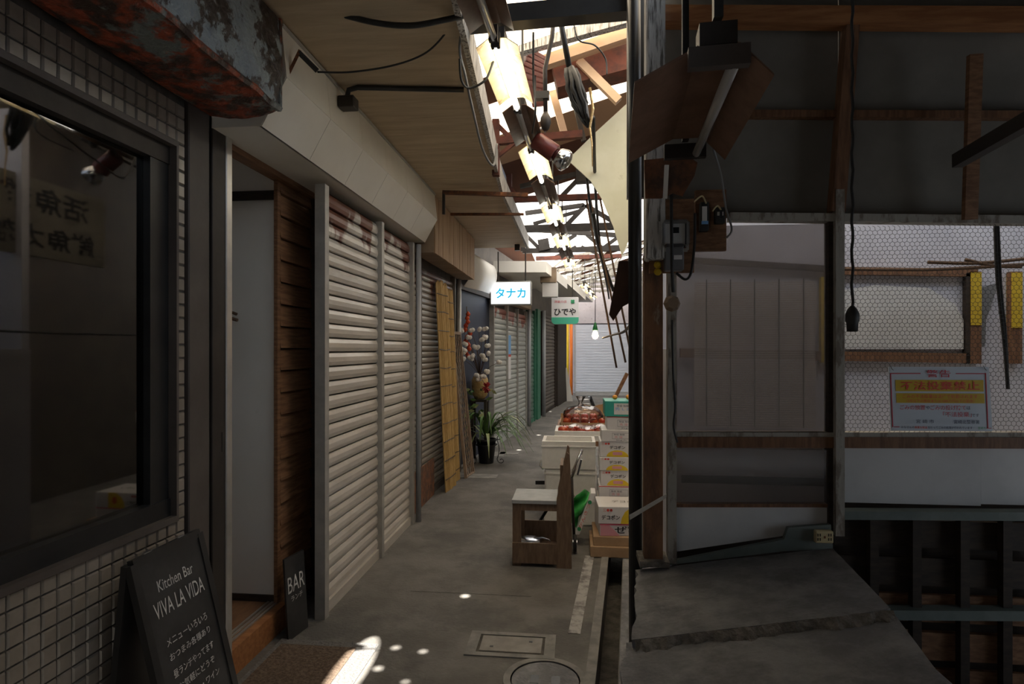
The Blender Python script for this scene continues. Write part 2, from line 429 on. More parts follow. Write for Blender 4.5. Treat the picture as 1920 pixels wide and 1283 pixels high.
for a, b in zip(ys[:-1], ys[1:]):
    gut.add([(gx(a) - .01, a, -.2), (gx(a) + GW + .01, a, -.2), (gx(b) + GW + .01, b, -.2), (gx(b) - .01, b, -.2)], [(0, 1, 2, 3)])
gut.build('gutter_bed', dirt, floor)
lip = MB(); lip.bar((gx(1) - .02, 1, .003), (gx(5.0) - .02, 5.0, .003), .045, .012); lip.build('gutter_edge', concrete_patch, floor)
lip = MB(); lip.bar((gx(1) + GW + .025, 1, .012), (gx(3.9) + GW + .025, 3.9, .012), .04, .03); lip.build('gutter_edge', concrete_old, floor)
ln = MB()
ln.bar((gx(2.9) - .125, 2.9, .0015), (gx(4.0) - .125, 4.0, .0015), .06, .003)
ln.build('painted_line', white_line, floor, label='worn white painted strip')
for (x, y, wd, dp) in ((905, 1060, .7, .9), (690, 1010, .18, .9)):
    p = PZ(x, y); B(p.x - wd / 2, p.x + wd / 2, p.y - dp / 2, p.y + dp / 2, .0005, .002).build('floor_patch', concrete, floor)
for (x, y, wd, dp) in ((925, 852, .3, .35), (890, 893, .5, .2), (955, 850, .25, .2)):
    p = PZ(x, y); B(p.x - wd / 2, p.x + wd / 2, p.y - dp / 2, p.y + dp / 2, .0005, .004).build('floor_patch', concrete_patch, floor)

# ---- left side: tiled front with show window
WX = -1.45
tp = .0495
ty0, tz0 = 1.361, .7228
wl = MB()
wl.box(WX - .06, WX - .004, .2, 2.056, 0, .772)
wl.box(WX - .06, WX - .004, .2, 2.056, 2.158, 3.0)
wl.box(WX - .06, WX - .004, 2.0045, 2.056, .772, 2.158)
wall_left = wl.build('wall_left', grout, label='dark grouted wall faced with small square beige tiles', kind='structure')
t = tp - .0045
tm = MB(); b_ = .004
tm.add([(0, -t / 2, -t / 2), (0, t / 2, -t / 2), (0, t / 2, t / 2), (0, -t / 2, t / 2),
        (.006, -t / 2 + b_, -t / 2 + b_), (.006, t / 2 - b_, -t / 2 + b_), (.006, t / 2 - b_, t / 2 - b_), (.006, -t / 2 + b_, t / 2 - b_)],
       [(4, 5, 6, 7), (0, 1, 5, 4), (1, 2, 6, 5), (2, 3, 7, 6), (3, 0, 4, 7)])
tile0 = tm.build('tile', tile_m, wall_left); me_t = tile0.data; off_t = V(tile0.location) + wloc(wall_left)
bpy.data.objects.remove(tile0)
cells = []
for k in range(-1, 14):
    for j in range(-13, 1): cells.append((k, j))
    for j in range(29, 32): cells.append((k, j))
for j in range(1, 29): cells.append((13, j))
cells = [c for c in cells if not (c[0] > 4 and c[1] < -10)]
for k, j in cells:
    o = bpy.data.objects.new('tile', me_t); COL.objects.link(o); o.parent = wall_left
    o.location = V((WX - .004 + RND.uniform(0, .0008), ty0 + tp * (k + .5), tz0 + tp * (j + .5))) + off_t - wloc(wall_left)
    o.rotation_euler = (0, RND.uniform(-.008, .008), RND.uniform(-.008, .008))
far_t = MB()
for k in range(-22, -1):
    for j in list(range(-14, 1)) + list(range(29, 32)):
        y, z = ty0 + tp * (k + .5), tz0 + tp * (j + .5)
        far_t.box(WX - .004, WX + .001, y - t / 2, y + t / 2, z - t / 2, z + t / 2)
far_t.build('tile_field', tile_m, wall_left, kind='stuff')

win = thing('window_1', (WX, 1.3, .772), 'big dark framed show window in the tiled wall', 'window'); win['kind'] = 'structure'
zs0, zs1, wy1 = .772, 2.158, 2.0045
m_ = MB(); m_.box(WX - .07, WX + .012, .25, wy1, zs0, zs0 + .022); m_.box(WX - .07, WX + .012, .25, wy1, zs1 - .02, zs1); m_.box(WX - .07, WX + .012, wy1 - .012, wy1, zs0 + .022, zs1 - .02)
m_.build('window_frame', pillar_m, win)
B(WX - .07, WX - .012, .25, wy1 - .012, zs0 + .022, zs0 + .085).build('window_sill', black_metal, win)
B(WX - .07, WX - .015, .25, wy1 - .012, zs1 - .085, zs1 - .02).build('window_head', dark_metal, win)
B(WX - .08, WX - .02, 1.90, wy1 - .012, zs0 + .085, zs1 - .085).build('window_jamb', black_metal, win)
B(WX - .05, WX - .046, .3, 1.90, zs0 + .085, zs1 - .085).build('pane', pane_glass, win)
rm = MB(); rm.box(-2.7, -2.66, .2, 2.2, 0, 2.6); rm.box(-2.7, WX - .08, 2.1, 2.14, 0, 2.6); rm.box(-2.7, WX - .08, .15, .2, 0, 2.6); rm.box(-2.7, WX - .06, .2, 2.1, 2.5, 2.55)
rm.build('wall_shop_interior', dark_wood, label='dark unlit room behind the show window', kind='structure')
# pillars between window and door
B(WX - .08, WX + .012, 2.062, 2.185, 0, 2.34).build('trim_1', pillar_m, label='dark brown steel pillar beside the tiled wall', kind='structure', bevel=.004)
B(WX - .08, WX + .002, 2.185, 2.2, 0, 2.34).build('trim_2', dirt, label='crumbling dark joint between pillar and door post', kind='structure')
p_ = thing('trim_3', (WX, 2.245, 0), 'dark grey steel door post beside the open doorway', 'post'); p_['kind'] = 'structure'
B(WX - .08, WX + .015, 2.2, 2.288, 0, 2.34).build('post', dark_metal, p_, bevel=.003)
B(WX + .015, WX + .017, 2.262, 2.266, .98, 1.06).build('slot', black_metal, p_)
# doorway
door = thing('door_1', (WX, 2.6, 0), 'open doorway with pale aluminium jamb and brown lintel', 'doorway'); door['kind'] = 'structure'
B(WX - .1, WX + .02, 2.288, 2.33, 0, 2.37).build('jamb', alu, door, bevel=.004)
B(WX - .06, WX + .02, 2.33, 3.2, 2.325, 2.37).build('head_rail', alu_dull, door)
B(WX - .07, WX - .01, 2.33, 3.2, 2.255, 2.325).build('lintel', brown_wood, door)
st = thing('door_step', (WX, 2.6, 0), 'low wooden doorstep with metal nosing strips at the open doorway', 'step')
B(WX - .75, WX - .03, 2.34, 2.84, .0, .115).build('tread', brown_wood, st)
B(WX - .03, WX + .005, 2.34, 2.84, 0, .118).build('riser', orange_wood, st)
for k in range(3): B(WX - .10 + k * .022, WX - .088 + k * .022, 2.34, 2.84, .115, .12).build('nosing_strip', alu, st)
vw = MB(); vw.box(-2.5, WX - .055, 2.84, 2.88, .0, 2.6)
wv = vw.build('wall_entry', white_pl, label='cream white wall panel inside the open doorway', kind='structure')
B(-2.5, WX - .055, 2.832, 2.84, .115, .15).build('skirting', dark_wood, wv)
B(-2.5, WX - .055, 2.825, 2.84, 2.16, 2.205).build('transom_bar', dark_wood, wv)
B(WX - .06, WX - .04, 2.82, 2.85, .115, 2.3).build('corner_post', brown_wood, wv)
B(-2.5, -2.46, 2.2, 2.84, 0, 2.6).build('wall_entry_side', white_pl, label='side wall deep inside the doorway', kind='structure')
B(-2.5, WX - .06, 2.2, 2.84, 2.56, 2.6).build('ceiling_entry', white_pl, label='ceiling inside the doorway', kind='structure')
hk = thing('cloth_hook', PY(432, 592, 2.82), 'brown rag knotted on a hook by the aluminium door jamb', 'hook')
hb = wloc(hk)
MB().tube([hb + V((-.01, 0, .012)), hb + V((.02, -.01, .014)), hb + V((.04, -.01, .006))], .008, 6).build('rag', stem_m, hk)
MB().tube([hb + V((-.01, 0, -.012)), hb + V((.015, -.012, -.016)), hb + V((.045, -.012, -.024))], .009, 6).build('rag', stem_m, hk)
# clapboards beside the door
wc = B(WX - .09, WX - .062, 2.88, 3.6, 0, 2.6).build('wall_clapboard', dark_wood, label='brown clapboard strip between doorway and white shutters', kind='structure')
z = .05; brd = None
while z < 2.28:
    y1 = 3.22
    q = MB(); q.hexa([(WX - .062, 2.845, z), (WX - .035, 2.845, z), (WX - .035, y1, z), (WX - .062, y1, z)],
                     [(WX - .062, 2.845, z + .108), (WX - .052, 2.845, z + .108), (WX - .052, y1, z + .108), (WX - .062, y1, z + .108)])
    q.build('board', brown_wood, wc); z += .113
bb = thing('bar_board', PZ(560, 1200), 'small black board chalked BAR leaning by the clapboards', 'sign')
a0, a1 = PZ(540, 1204), PZ(584, 1155)
a0, a1 = PZ(541, 1204), PZ(578, 1176)
tl = PY(533, 1051, a0.y + .05) - a0
bbp = MB().prism([a0, a1, a1 + tl, a0 + tl], (-.012, .006, 0)).build('panel', chalk_black, bb)
up_b = tl.normalized()
text_fit(bbp, 'BAR', lerp(a0, a1, .5) + tl * .66, a1 - a0, up_b, .13, .075, chalk, lift=.003)
text_fit(bbp, 'ランチ', lerp(a0, a1, .5) + tl * .48, a1 - a0, up_b, .09, .025, chalk, lift=.003)

# ---- white roller shutters
def shutter(name, A, Bp, z0, z1, pitch, m, label, group=None, rails=(1, 1), joined=False, depth=.012, railw=.035, railm=None):
    A, Bp = V(A), V(Bp); d = (Bp - A).normalized(); n = V((d.y, -d.x, 0))       # faces the alley (+X)
    t_ = thing(name, lerp(A, Bp, .5) + V((0, 0, z0)), label, 'shutter', group)
    prof = [(-.004, 0), (depth * .55, .004), (depth, pitch * .3), (depth * .9, pitch * .62), (depth * .25, pitch * .88), (-.004, pitch * .93), (-.004, pitch)]
    nsl = int((z1 - z0 - .06) / pitch)
    def slat(zb):
        s = MB(); vs = []
        for e in (A, Bp):
            for o_, zz in prof: vs.append(e + n * o_ + V((0, 0, zb + zz)))
        k = len(prof); fs = [(i, i + 1, k + i + 1, k + i) for i in range(k - 1)] + [(k - 1, 0, k, 2 * k - 1)]
        return s.add(vs, fs)
    if joined:
        s = MB()
        for i in range(nsl):
            q = slat(z0 + .06 + i * pitch); s.add(q.v, q.f)
        s.build('slat_curtain', m, t_, kind='stuff')
    else:
        first = slat(z0 + .06).build('slat', m, t_)
        for i in range(1, nsl): copy_at(first, wloc(first) + V((0, 0, i * pitch)), t_)
    MB().bar(A + V((0, 0, z0 + .03)) + n * .006, Bp + V((0, 0, z0 + .03)) + n * .006, .03, .06).build('bottom_bar', railm or m, t_)
    for e, on, sg in ((A, rails[0], -1), (Bp, rails[1], 1)):
        if on:
            c = e + d * (sg * railw / 2) + n * .012
            MB().bar(c + V((0, 0, z0)), c + V((0, 0, z1)), railw, .055, up=n).build('guide_rail', railm or alu_dull, t_)
    return t_
SX = -1.32
shutter('roller_shutter', (SX, 2.96, 0), (SX, 3.81, 0), 0, 2.255, .078, shut_white, 'wide white roller shutter with rust runs, next to the clapboards', rails=(1, 1), railw=.05)
shutter('roller_shutter', (SX, 3.89, 0), (SX, 4.57, 0), 0, 2.255, .078, shut_white, 'narrower white roller shutter with rust runs, next to the grey drainpipe', rails=(0, 1), railw=.05)
B(-1.53, -1.465, 3.2, 4.76, 0, 2.75).build('wall_behind_shutters', dark_wood, label='dark wall behind the white shutters', kind='structure')
MB().tube([(SX + .06, 4.66, 0), (SX + .06, 4.66, 2.25)], .022, 12).build('drainpipe', grey_pipe, smooth=True, label='grey drainpipe at the far end of the white shutters', cat='pipe')
# the long white shutter box: faceted section, panel by panel
E = 4.75
prof = [PY(765, 452, E), PY(797, 455, E), PY(820, 412, E), PY(815, 365, E)]
prof = [(p.x, p.z) for p in prof]
sb = thing('shutter_box', (SX, 3.5, prof[0][1]), 'long white metal shutter box with chamfered corners above the door', 'shutter box')
yy = [2.2, 2.62, 3.04, 3.46, 3.88, 4.3, E]
x_w = -1.46
for a, b in zip(yy[:-1], yy[1:]):
    (x0, z0), (x1, z1), (x2, z2), (x3, z3) = prof
    g = .0015
    for (xa, za, xb, zb), nm in (((x1, z1, x2, z2), 'lower_panel'), ((x2, z2, x3, z3), 'upper_panel')):
        q = MB(); q.hexa([(xa - .01, a + g, za), (xa, a + g, za), (xa, b - g, za), (xa - .01, b - g, za)],
                         [(xb - .01, a + g, zb - g), (xb, a + g, zb - g), (xb, b - g, zb - g), (xb - .01, b - g, zb - g)])
        q.build(nm, box_white, sb)
q = MB(); q.prism([(x_w, 2.2, z1), (prof[1][0] - .004, 2.2, z1), (prof[2][0] - .004, 2.2, prof[2][1]), (prof[3][0] - .004, 2.2, prof[3][1]), (x_w, 2.2, prof[3][1])], (0, E - 2.2, 0))
q.build('case', box_white, sb)
MB().bar((prof[3][0] + .003, 2.2, prof[3][1]), (prof[3][0] + .003, E, prof[3][1]), .012).build('edge_strip', alu_dull, sb)
SZ = prof[3][1] + .012    # soffit height

# ---- soffit over the left side
def sof(Y): return lerp(-.44, -.60, min(1, max(0, (Y - 2.0) / 2.7)))
s = MB()
so_y = [-3, 2.0, 3.45, 4.75, 6.2, 7.4]
sof_o = None
for i, (a, b) in enumerate(zip(so_y[:-1], so_y[1:])):
    q = MB(); q.hexa([(-1.5, a + .002, SZ), (sof(a), a + .002, SZ), (sof(b), b - .002, SZ), (-1.5, b - .002, SZ)],
                     [(-1.5, a + .002, SZ + .02), (sof(a), a + .002, SZ + .02), (sof(b), b - .002, SZ + .02), (-1.5, b - .002, SZ + .02)])
    if i == 0:
        sof_o = q.build('ceiling_soffit', ply, label='stained plywood soffit over the shop fronts', kind='structure')
    else: q.build('plywood_sheet', ply, sof_o)
MB().bar((sof(-1) + .012, -1, SZ + .06), (sof(2) + .012, 2, SZ + .06), .025, .16).build('fascia_board', weather_wood, sof_o)
MB().bar((sof(2) + .012, 2, SZ + .06), (sof(4.7) + .012, 4.7, SZ + .06), .025, .16).build('fascia_board', weather_wood, sof_o)
MB().bar((sof(4.7) + .012, 4.7, SZ + .06), (sof(7.4) + .012, 7.4, SZ + .06), .025, .16).build('fascia_board', weather_wood, sof_o)
# blue-grey metal sheets above the soffit edge
fs_ = thing('cladding_sheet', (-.64, 3.5, SZ + .1), 'blue grey metal cladding sheets above the soffit edge', 'cladding')
yq = 1.2
while yq < 7.2:
    q = MB(); q.hexa([(sof(yq) - .03, yq, SZ + .1), (sof(yq) - .02, yq, SZ + .1), (sof(yq + .4) - .02, yq + .39, SZ + .1), (sof(yq + .4) - .03, yq + .39, SZ + .1)],
                     [(sof(yq) - .1, yq, 3.2), (sof(yq) - .09, yq, 3.2), (sof(yq + .4) - .09, yq + .39, 3.2), (sof(yq + .4) - .1, yq + .39, 3.2)])
    q.build('sheet', blue_sheet, fs_); yq += .4

# ---- rusted awning over the tiled front
aw = thing('rusted_awning', (-1.28, 1.5, 2.31), 'peeling blue and red rusted awning box over the tiled window', 'awning')
ac = PZ(523, 205, 2.33)
ax0, ax1, ay0, ay1, az0, az1 = WX + .004, ac.x, -.4, ac.y, 2.33, SZ - .01
def rough_sheet(nx, ny, fn, amp, seed):
    r = random.Random(seed); m = MB(); vs = []
    for i in range(nx + 1):
        for j in range(ny + 1):
            p, n = fn(i / nx, j / ny); e = 1 if 0 < i < nx and 0 < j < ny else .3
            vs.append(V(p) + V(n) * (r.uniform(-amp, amp) * e))
    fs = [(i * (ny + 1) + j, (i + 1) * (ny + 1) + j, (i + 1) * (ny + 1) + j + 1, i * (ny + 1) + j + 1) for i in range(nx) for j in range(ny)]
    return m.add(vs, fs)
rough_sheet(60, 12, lambda u, v: ((lerp(ax0, ax1, v), lerp(ay0, ay1, u), az0 - .03 * math.sin(math.pi * v) ** .6), (0, 0, 1)), .006, 3).build('underside', awning_rust, aw, smooth=True)
rough_sheet(60, 14, lambda u, v: ((ax1 + .012 * math.sin(3 * v), lerp(ay0, ay1, u), lerp(az0, az1, v)), (1, 0, 0)), .006, 4).build('front_face', awning_m, aw, smooth=True)
rough_sheet(8, 10, lambda u, v: ((lerp(ax0, ax1, u), ay1, lerp(az0, az1, v)), (0, 1, 0)), .004, 5).build('end_face', awning_rust, aw, smooth=True)
q = MB(); q.tube([(ax1 + .002, lerp(ay0, ay1, k / 30), az0 + RND.uniform(-.008, .006)) for k in range(31)], .014, 6); q.build('bottom_edge', awning_rust, aw)
q = MB(); q.tube([(ax1, ay1, lerp(az0, az1, k / 10)) for k in range(11)], .012, 6); q.build('corner_edge', awning_rust, aw)
B(ax0, ax1 - .01, ay0, ay1 - .01, az1 - .02, az1).build('top', rust, aw)
# ---- wiring and brackets on the soffit
def cable(pts, r, m, label, name='cable', cat='cable', parent=None, n=6):
    # smooth through points (Catmull-Rom)
    pts = [V(p) for p in pts]; out = []
    P_ = [pts[0]] + pts + [pts[-1]]
    for i in range(1, len(P_) - 2):
        for k in range(8):
            t_ = k / 8; a, b, c, d = P_[i - 1:i + 3]
            out.append(.5 * ((2 * b) + (c - a) * t_ + (2 * a - 5 * b + 4 * c - d) * t_ ** 2 + (3 * b - a - 3 * c + d) * t_ ** 3))
    out.append(pts[-1])
    o = MB().tube(out, r, n).build(name, m, parent, smooth=True)
    if parent is None: props(o, label, cat)
    return o
cable([PY(540, 4, 2.2), PY(620, 22, 2.2), PY(700, 42, 2.2), PY(770, 48, 2.2), PY(840, 36, 2.2), PY(900, 22, 2.25)], .011, rubber, 'thick black cable sagging below the soffit near the awning')
cable([PY(595, 135, 2.3), PY(660, 135, 2.35), PY(740, 122, 2.4), PY(800, 98, 2.4), PY(840, 55, 2.35), PY(850, 20, 2.3)], .004, rubber, 'thin black cable running from the wall bracket up to the soffit edge')
cd = thing('conduit', PY(690, 190, 2.9), 'dark conduit with junction box fixed under the soffit', 'conduit')
c0 = V((-1.10, 2.75, SZ - .05))
MB().tube([c0 + V((0, 0, -.02)), c0 + V((.01, 0, .02)), c0 + V((.05, .01, .035)), c0 + V((.3, .05, .035)), c0 + V((.56, .09, .035))], .013, 8).build('pipe', black_metal, cd, smooth=True)
MB().box(c0.x - .035, c0.x + .045, c0.y - .03, c0.y + .04, c0.z - .07, c0.z - .015).build('junction_box', dark_metal, cd, bevel=.004)
bk = thing('wall_bracket', PY(560, 110, 2.25), 'rusty bracket with insulator above the doorway', 'bracket')
MB().bar(PY(562, 95, 2.26), PY(528, 165, 2.22), .012).build('arm', rust, bk)
MB().tube([PY(560, 98, 2.26), PY(595, 133, 2.3)], .011, 8).build('insulator', rubber, bk)

# ---- wooden box beyond the shutters
wb = thing('timber_box', (-1.3, 5.7, 2.2), 'old timber shutter box of vertical boards past the white one', 'timber box')
bx1, bz0 = -1.15, 2.2
yb = 4.78; k = 0
while yb < 6.7:
    wdt = .13 + .04 * ((k * 7) % 3) / 2
    B(bx1 - .012, bx1 + .002 * (k % 3), yb + .002, min(6.72, yb + wdt) - .002, bz0, SZ - .02).build('board', fascia_wood, wb); yb += wdt; k += 1
B(-1.34, bx1 - .012, 4.78, 6.72, bz0 + .005, SZ - .01).build('case', ply_dark, wb)
# rusty angle frame across the soffit
af = thing('angle_frame', PY(835, 400, 4.8), 'rusty steel angle frame crossing under the plywood soffit', 'frame')
MB().bar(PY(830, 361, 4.55), PY(990, 366, 4.55), .03).build('bar', rust, af)
MB().bar(PY(845, 402, 5.2), PY(982, 402, 5.2), .022).build('bar', rust, af)
MB().bar(PY(832, 361, 4.55), PY(832, 402, 4.55), .02).build('bar', dark_metal, af)

# ---- left wall beyond, following the bend of the alley
def LW(x, y): p = PZ(x, y); return V((p.x, p.y, 0))
_e = LW(986, 799)
wall_pts = [V((-1.44, 4.7, 0)), V((-1.37, 6.4, 0)), lerp(V((-1.37, 6.4, 0)), _e, (8.3 - 6.4) / (_e.y - 6.4)), _e, LW(1040, 763), LW(1061, 750)]
wl2 = MB()
for a, b in zip(wall_pts[:-1], wall_pts[1:]):
    d = (b - a).normalized(); n = V((-d.y, d.x, 0)); wl2.hexa([a + n * .1, a + n * .06, b + n * .06, b + n * .1], [p + V((0, 0, 2.9)) for p in (a + n * .1, a + n * .06, b + n * .06, b + n * .1)])
wl2.build('wall_left_far', shut_dark, label='dark continuous wall behind the far left shop fronts', kind='structure')
shutter('roller_shutter', (-1.40, 4.75, 0), (-1.40, 5.12, 0), 0, 2.2, .055, shut_old, 'narrow dingy brown grey shutter strip beside the drainpipe', rails=(0, 1), railm=shut_dark)
shutter('roller_shutter', (-1.40, 5.18, 0), (-1.355, 6.4, 0), 0, 2.2, .055, shut_old, 'dingy brown grey shutter behind the reed screens', rails=(0, 1), railm=shut_dark)
B(-1.358, -1.345, 4.72, 5.55, 0, .35).build('kick_board', rust, label='rusty brown kick board at the foot of the dingy shutter', cat='board')
# reed screens
def reeds(A, Bp, top, label, nm=13, hgt=2.05):
    t_ = thing('reed_screen', lerp(V(A), V(Bp), .5), label, 'reed screen', 'reed screens leaning on the dingy shutter')
    A, Bp, top = V(A), V(Bp), V(top); r = MB(); rr = random.Random(int(A.y * 100))
    n = int((Bp - A).length / .017)
    for i in range(n):
        u = (i + .5) / n; p = lerp(A, Bp, u); j = V((rr.uniform(-.008, .008), 0, 0)); tt = top * (1 + rr.uniform(-.012, .012))
        r.tube([p + j, p + tt * .5 + j * 1.5, p + tt + j], .0085, 5)
    r.build('reed_bundle', reed_m, t_, kind='stuff')
    for k in range(11):
        u = .06 + k * .088; q0 = A + top * u + V((.012, -.005, 0)); q1 = Bp + top * u + V((.012, .005, 0))
        MB().tube([q0, lerp(q0, q1, .5) + V((.004, 0, rr.uniform(-.012, .012))), q1], .004, 5).build('binding_cord', rubber, t_)
reeds((-1.25, 5.62, 0), (-1.22, 5.95, 0), (-.10, .0, 2.07), 'tan reed screen, the nearer one, leaning on the dingy shutter')
reeds((-1.26, 5.98, 0), (-1.235, 6.25, 0), (-.08, .0, 2.02), 'tan reed screen, the farther one, behind the lattice panel')
# lattice
la = thing('lattice_panel', PZ(876, 890), 'brown wooden lattice panel leaning beside the reed screens', 'lattice')
l0, l1 = V((-1.17, 6.28, 0)), V((-1.14, 6.57, 0)); lt = V((-.16, 0, 1.58))
for a, b in ((l0, l0 + lt), (l1, l1 + lt), (l0, l1), (l0 + lt, l1 + lt)): MB().bar(a, b, .03, .03, up=(1, 0, 0)).build('frame_bar', lattice_m, la)
def lpt(u, v): return lerp(l0, l1, u) + lt * v
asp = 1.6 / .52
for k in range(-12, 14):
    for sg in (1, -1):
        # diagonal u from 0..1 , v = v0 + sg*u/asp
        v0 = k * .08 if sg > 0 else k * .08 + .3
        us = [u / 20 for u in range(21) if 0 <= v0 + sg * u / 20 / asp * 1.0 <= 1]
        if len(us) > 2:
            a, b = us[0], us[-1]
            MB().bar(lpt(a, v0 + sg * a / asp) + V((.006 * sg, 0, 0)), lpt(b, v0 + sg * b / asp) + V((.006 * sg, 0, 0)), .012, .005, up=(1, 0, 0)).build('slat', lattice_m, la)
# navy doorway
nd0, nd1 = wall_pts[1], wall_pts[2]
d_ = (nd1 - nd0).normalized(); n_ = V((d_.y, -d_.x, 0))
dn = thing('door_2', lerp(nd0, nd1, .5), 'dark navy blue shop door behind the cotton branches', 'door'); dn['kind'] = 'structure'
MB().prism([nd0 + d_ * .3 + n_ * -.04, nd1 - d_ * .15 + n_ * -.04, nd1 - d_ * .15 + n_ * -.04 + V((0, 0, 2.1)), nd0 + d_ * .35 + n_ * -.04 + V((0, 0, 2.1))], n_ * .02).build('door_leaf', navy, dn)
MB().bar(nd1 - d_ * .1, nd1 - d_ * .1 + V((0, 0, 2.15)), .08).build('jamb', alu_dull, dn)
MB().bar(nd0 + d_ * .3, nd1 - d_ * .1, .05, .05).build('threshold', concrete_patch, dn)
MB().bar(nd0 + d_ * .3 + V((0, 0, 2.13)), nd1 - d_ * .1 + V((0, 0, 2.13)), .06, .06).build('lintel', dark_wood, dn)
MB().tube([nd0 + d_ * .22 + n_ * .03, nd0 + d_ * .22 + n_ * .03 + V((0, 0, 2.2))], .028, 10).build('drainpipe', alu_dull, smooth=True, label='pale drainpipe between the reed screens and the navy door', cat='pipe')
# curled white sheet above the navy door
q = MB(); n = 10; vs = []
a0, a1 = PY(893, 500, 6.8), PY(935, 520, 8.0)
for i in range(n + 1):
    v = i / n
    for e in (a0, a1):
        vs.append(V((e.x - .16 + .16 * math.sin(v * 2.2) - .03 * v, e.y, 2.12 + (.42 - .0 * v) * v)))
q.add(vs, [(2 * i, 2 * i + 1, 2 * i + 3, 2 * i + 2) for i in range(n)])
o = q.build('awning_sheet', white_pl, smooth=True, label='curled white plastic awning above the navy door', cat='awning')
md = o.modifiers.new('thick', 'SOLIDIFY'); md.thickness = .006

# far left shutters
w2, w3, w4, w5 = wall_pts[2], wall_pts[3], wall_pts[4], wall_pts[5]
def along(a, b, t0, t1): return lerp(a, b, t0), lerp(a, b, t1)
lab3 = ['pale green grey shutter leaf next to the navy door', 'pale green grey shutter leaf with blue poster, middle of three', 'pale green grey shutter leaf nearest the grey far pipe']
for i in range(3):
    a, b = along(w2, w3, .02 + i * .32, .02 + (i + 1) * .32 - .02)
    shutter('roller_shutter', a, b, 0, 2.08, .078, shut_pale, lab3[i], group='pale green grey shutters', rails=(0, 1), joined=True)
po = thing('poster', lerp(w2, w3, .36) + V((.05, 0, 1.1)), 'narrow blue and white poster stuck on the pale shutter', 'poster')
dd = (w3 - w2).normalized(); nn = V((dd.y, -dd.x, 0)); pc = lerp(w2, w3, .37) + nn * .03
plate(po, pc + V((0, 0, 1.28)), dd, (0, 0, 1), .22, .7, carton_white, 'paper', .003)
plate(po, pc + V((0, 0, 1.47)) + nn * .004, dd, (0, 0, 1), .22, .3, blue_ink, 'print', .002)
plate(po, pc + V((0, 0, 1.3)) + nn * .004, dd, (0, 0, 1), .22, .04, red_ink, 'print', .002)
# small framing above pale shutters
MB().hexa(*[[p + V((0, 0, z)) for p in (w2 + nn * .1, w2 - nn * .05, w3 - nn * .05, w3 + nn * .1)] for z in (2.12, 2.3)]).build('lintel_box', ply, label='stained plywood box above the pale green shutters', cat='lintel box')
MB().tube([w3 + nn * .06, w3 + nn * .06 + V((0, 0, 2.2))], .035, 10).build('drainpipe', grey_pipe, smooth=True, label='grey pipe between pale shutters and green shutter', cat='pipe')
a, b = along(w3, w4, .03, .2); shutter('roller_shutter', a, b, 0, 2.15, .078, shut_green, 'narrow dull green shutter past the pale ones', joined=True, railm=green_paint)
a, b = along(w3, w4, .27, .36); MB().prism([a, b, b + V((0, 0, 2.2)), a + V((0, 0, 2.2))], (.05, 0, 0)).build('door_3', green_paint, label='dark green post panel past the green shutter', kind='structure')
q0 = lerp(w3, w4, .42) + V((.08, 0, 0)); MB().tube([q0, q0 + V((0, 0, 2.2))], .04, 10).build('drainpipe', grey_pipe, smooth=True, label='grey pipe in front of the dark far shutter', cat='pipe')
a, b = along(w3, w4, .48, .97); shutter('roller_shutter', a, b, 0, 2.2, .078, shut_dark, 'dark brown shutter near the alley end', joined=True, railm=dark_wood)
a, b = along(w4, w5, .05, .85); MB().prism([a, b, b + V((0, 0, 2.3)), a + V((0, 0, 2.3))], (.06, 0, 0)).build('wall_brown', dark_wood, label='dark brown boarded wall by the orange pole', kind='structure')
for x_, m, lb in ((1064, pole_yellow, 'tall yellow pole at the alley end'), (1071, pole_orange, 'tall orange pole at the alley end')):
    p = PZ(x_, 741); MB().tube([p, p + V((0, 0, 2.35))], .05, 10).build('pole', m, smooth=True, label=lb, cat='pole')
p = PZ(1063, 753); MB().prism([p, p + V((.16, .0, 0)), p + V((.0, .05, .9)), p + V((-.04, .05, .9))], (0, .03, 0)).build('leaning_sheet', white_pl, label='white sheet leaning at the foot of the yellow pole', cat='sheet')
# soffits of the far left row (stepping)
q = MB()
for a, b, z in ((w2, w3, 2.5), (w3, w4, 2.6), (w4, w5, 2.7)):
    nx = V((.75, .1, 0))
    q.hexa([a, a + nx, b + nx, b], [p + V((0, 0, .16)) for p in (a, a + nx, b + nx, b)])
    for i in range(-8, 0): q.v[i].z += z
q.build('ceiling_soffit_far', white_pl, label='pale concrete canopy over the far left shops', kind='structure')

# ---- alley end
EY = PZ(1130, 738).y
xl, xr = PY(1079, 700, EY).x, PY(1215, 700, EY).x
shutter('roller_shutter', (xr, EY, 0), (xl, EY, 0), 0, 2.2, .085, end_white, 'big white shutter closing the alley end', joined=True, railm=alu_dull)
B(xl - 2.5, xr + 3.5, EY + .1, EY + .2, 0, 4.2).build('wall_end', pink_wall, label='stained pinkish wall above the white end shutter', kind='structure')
B(xl - .15, xr + .2, EY - .02, EY + .05, 2.22, 2.6).build('trim_5', pink_wall, label='stained lintel over the white end shutter', kind='structure')
B(xl, xr, EY - 1.2, EY - .06, .0, .03).build('threshold_slab', concrete_patch, label='raised pale slab in front of the end shutter', cat='slab')

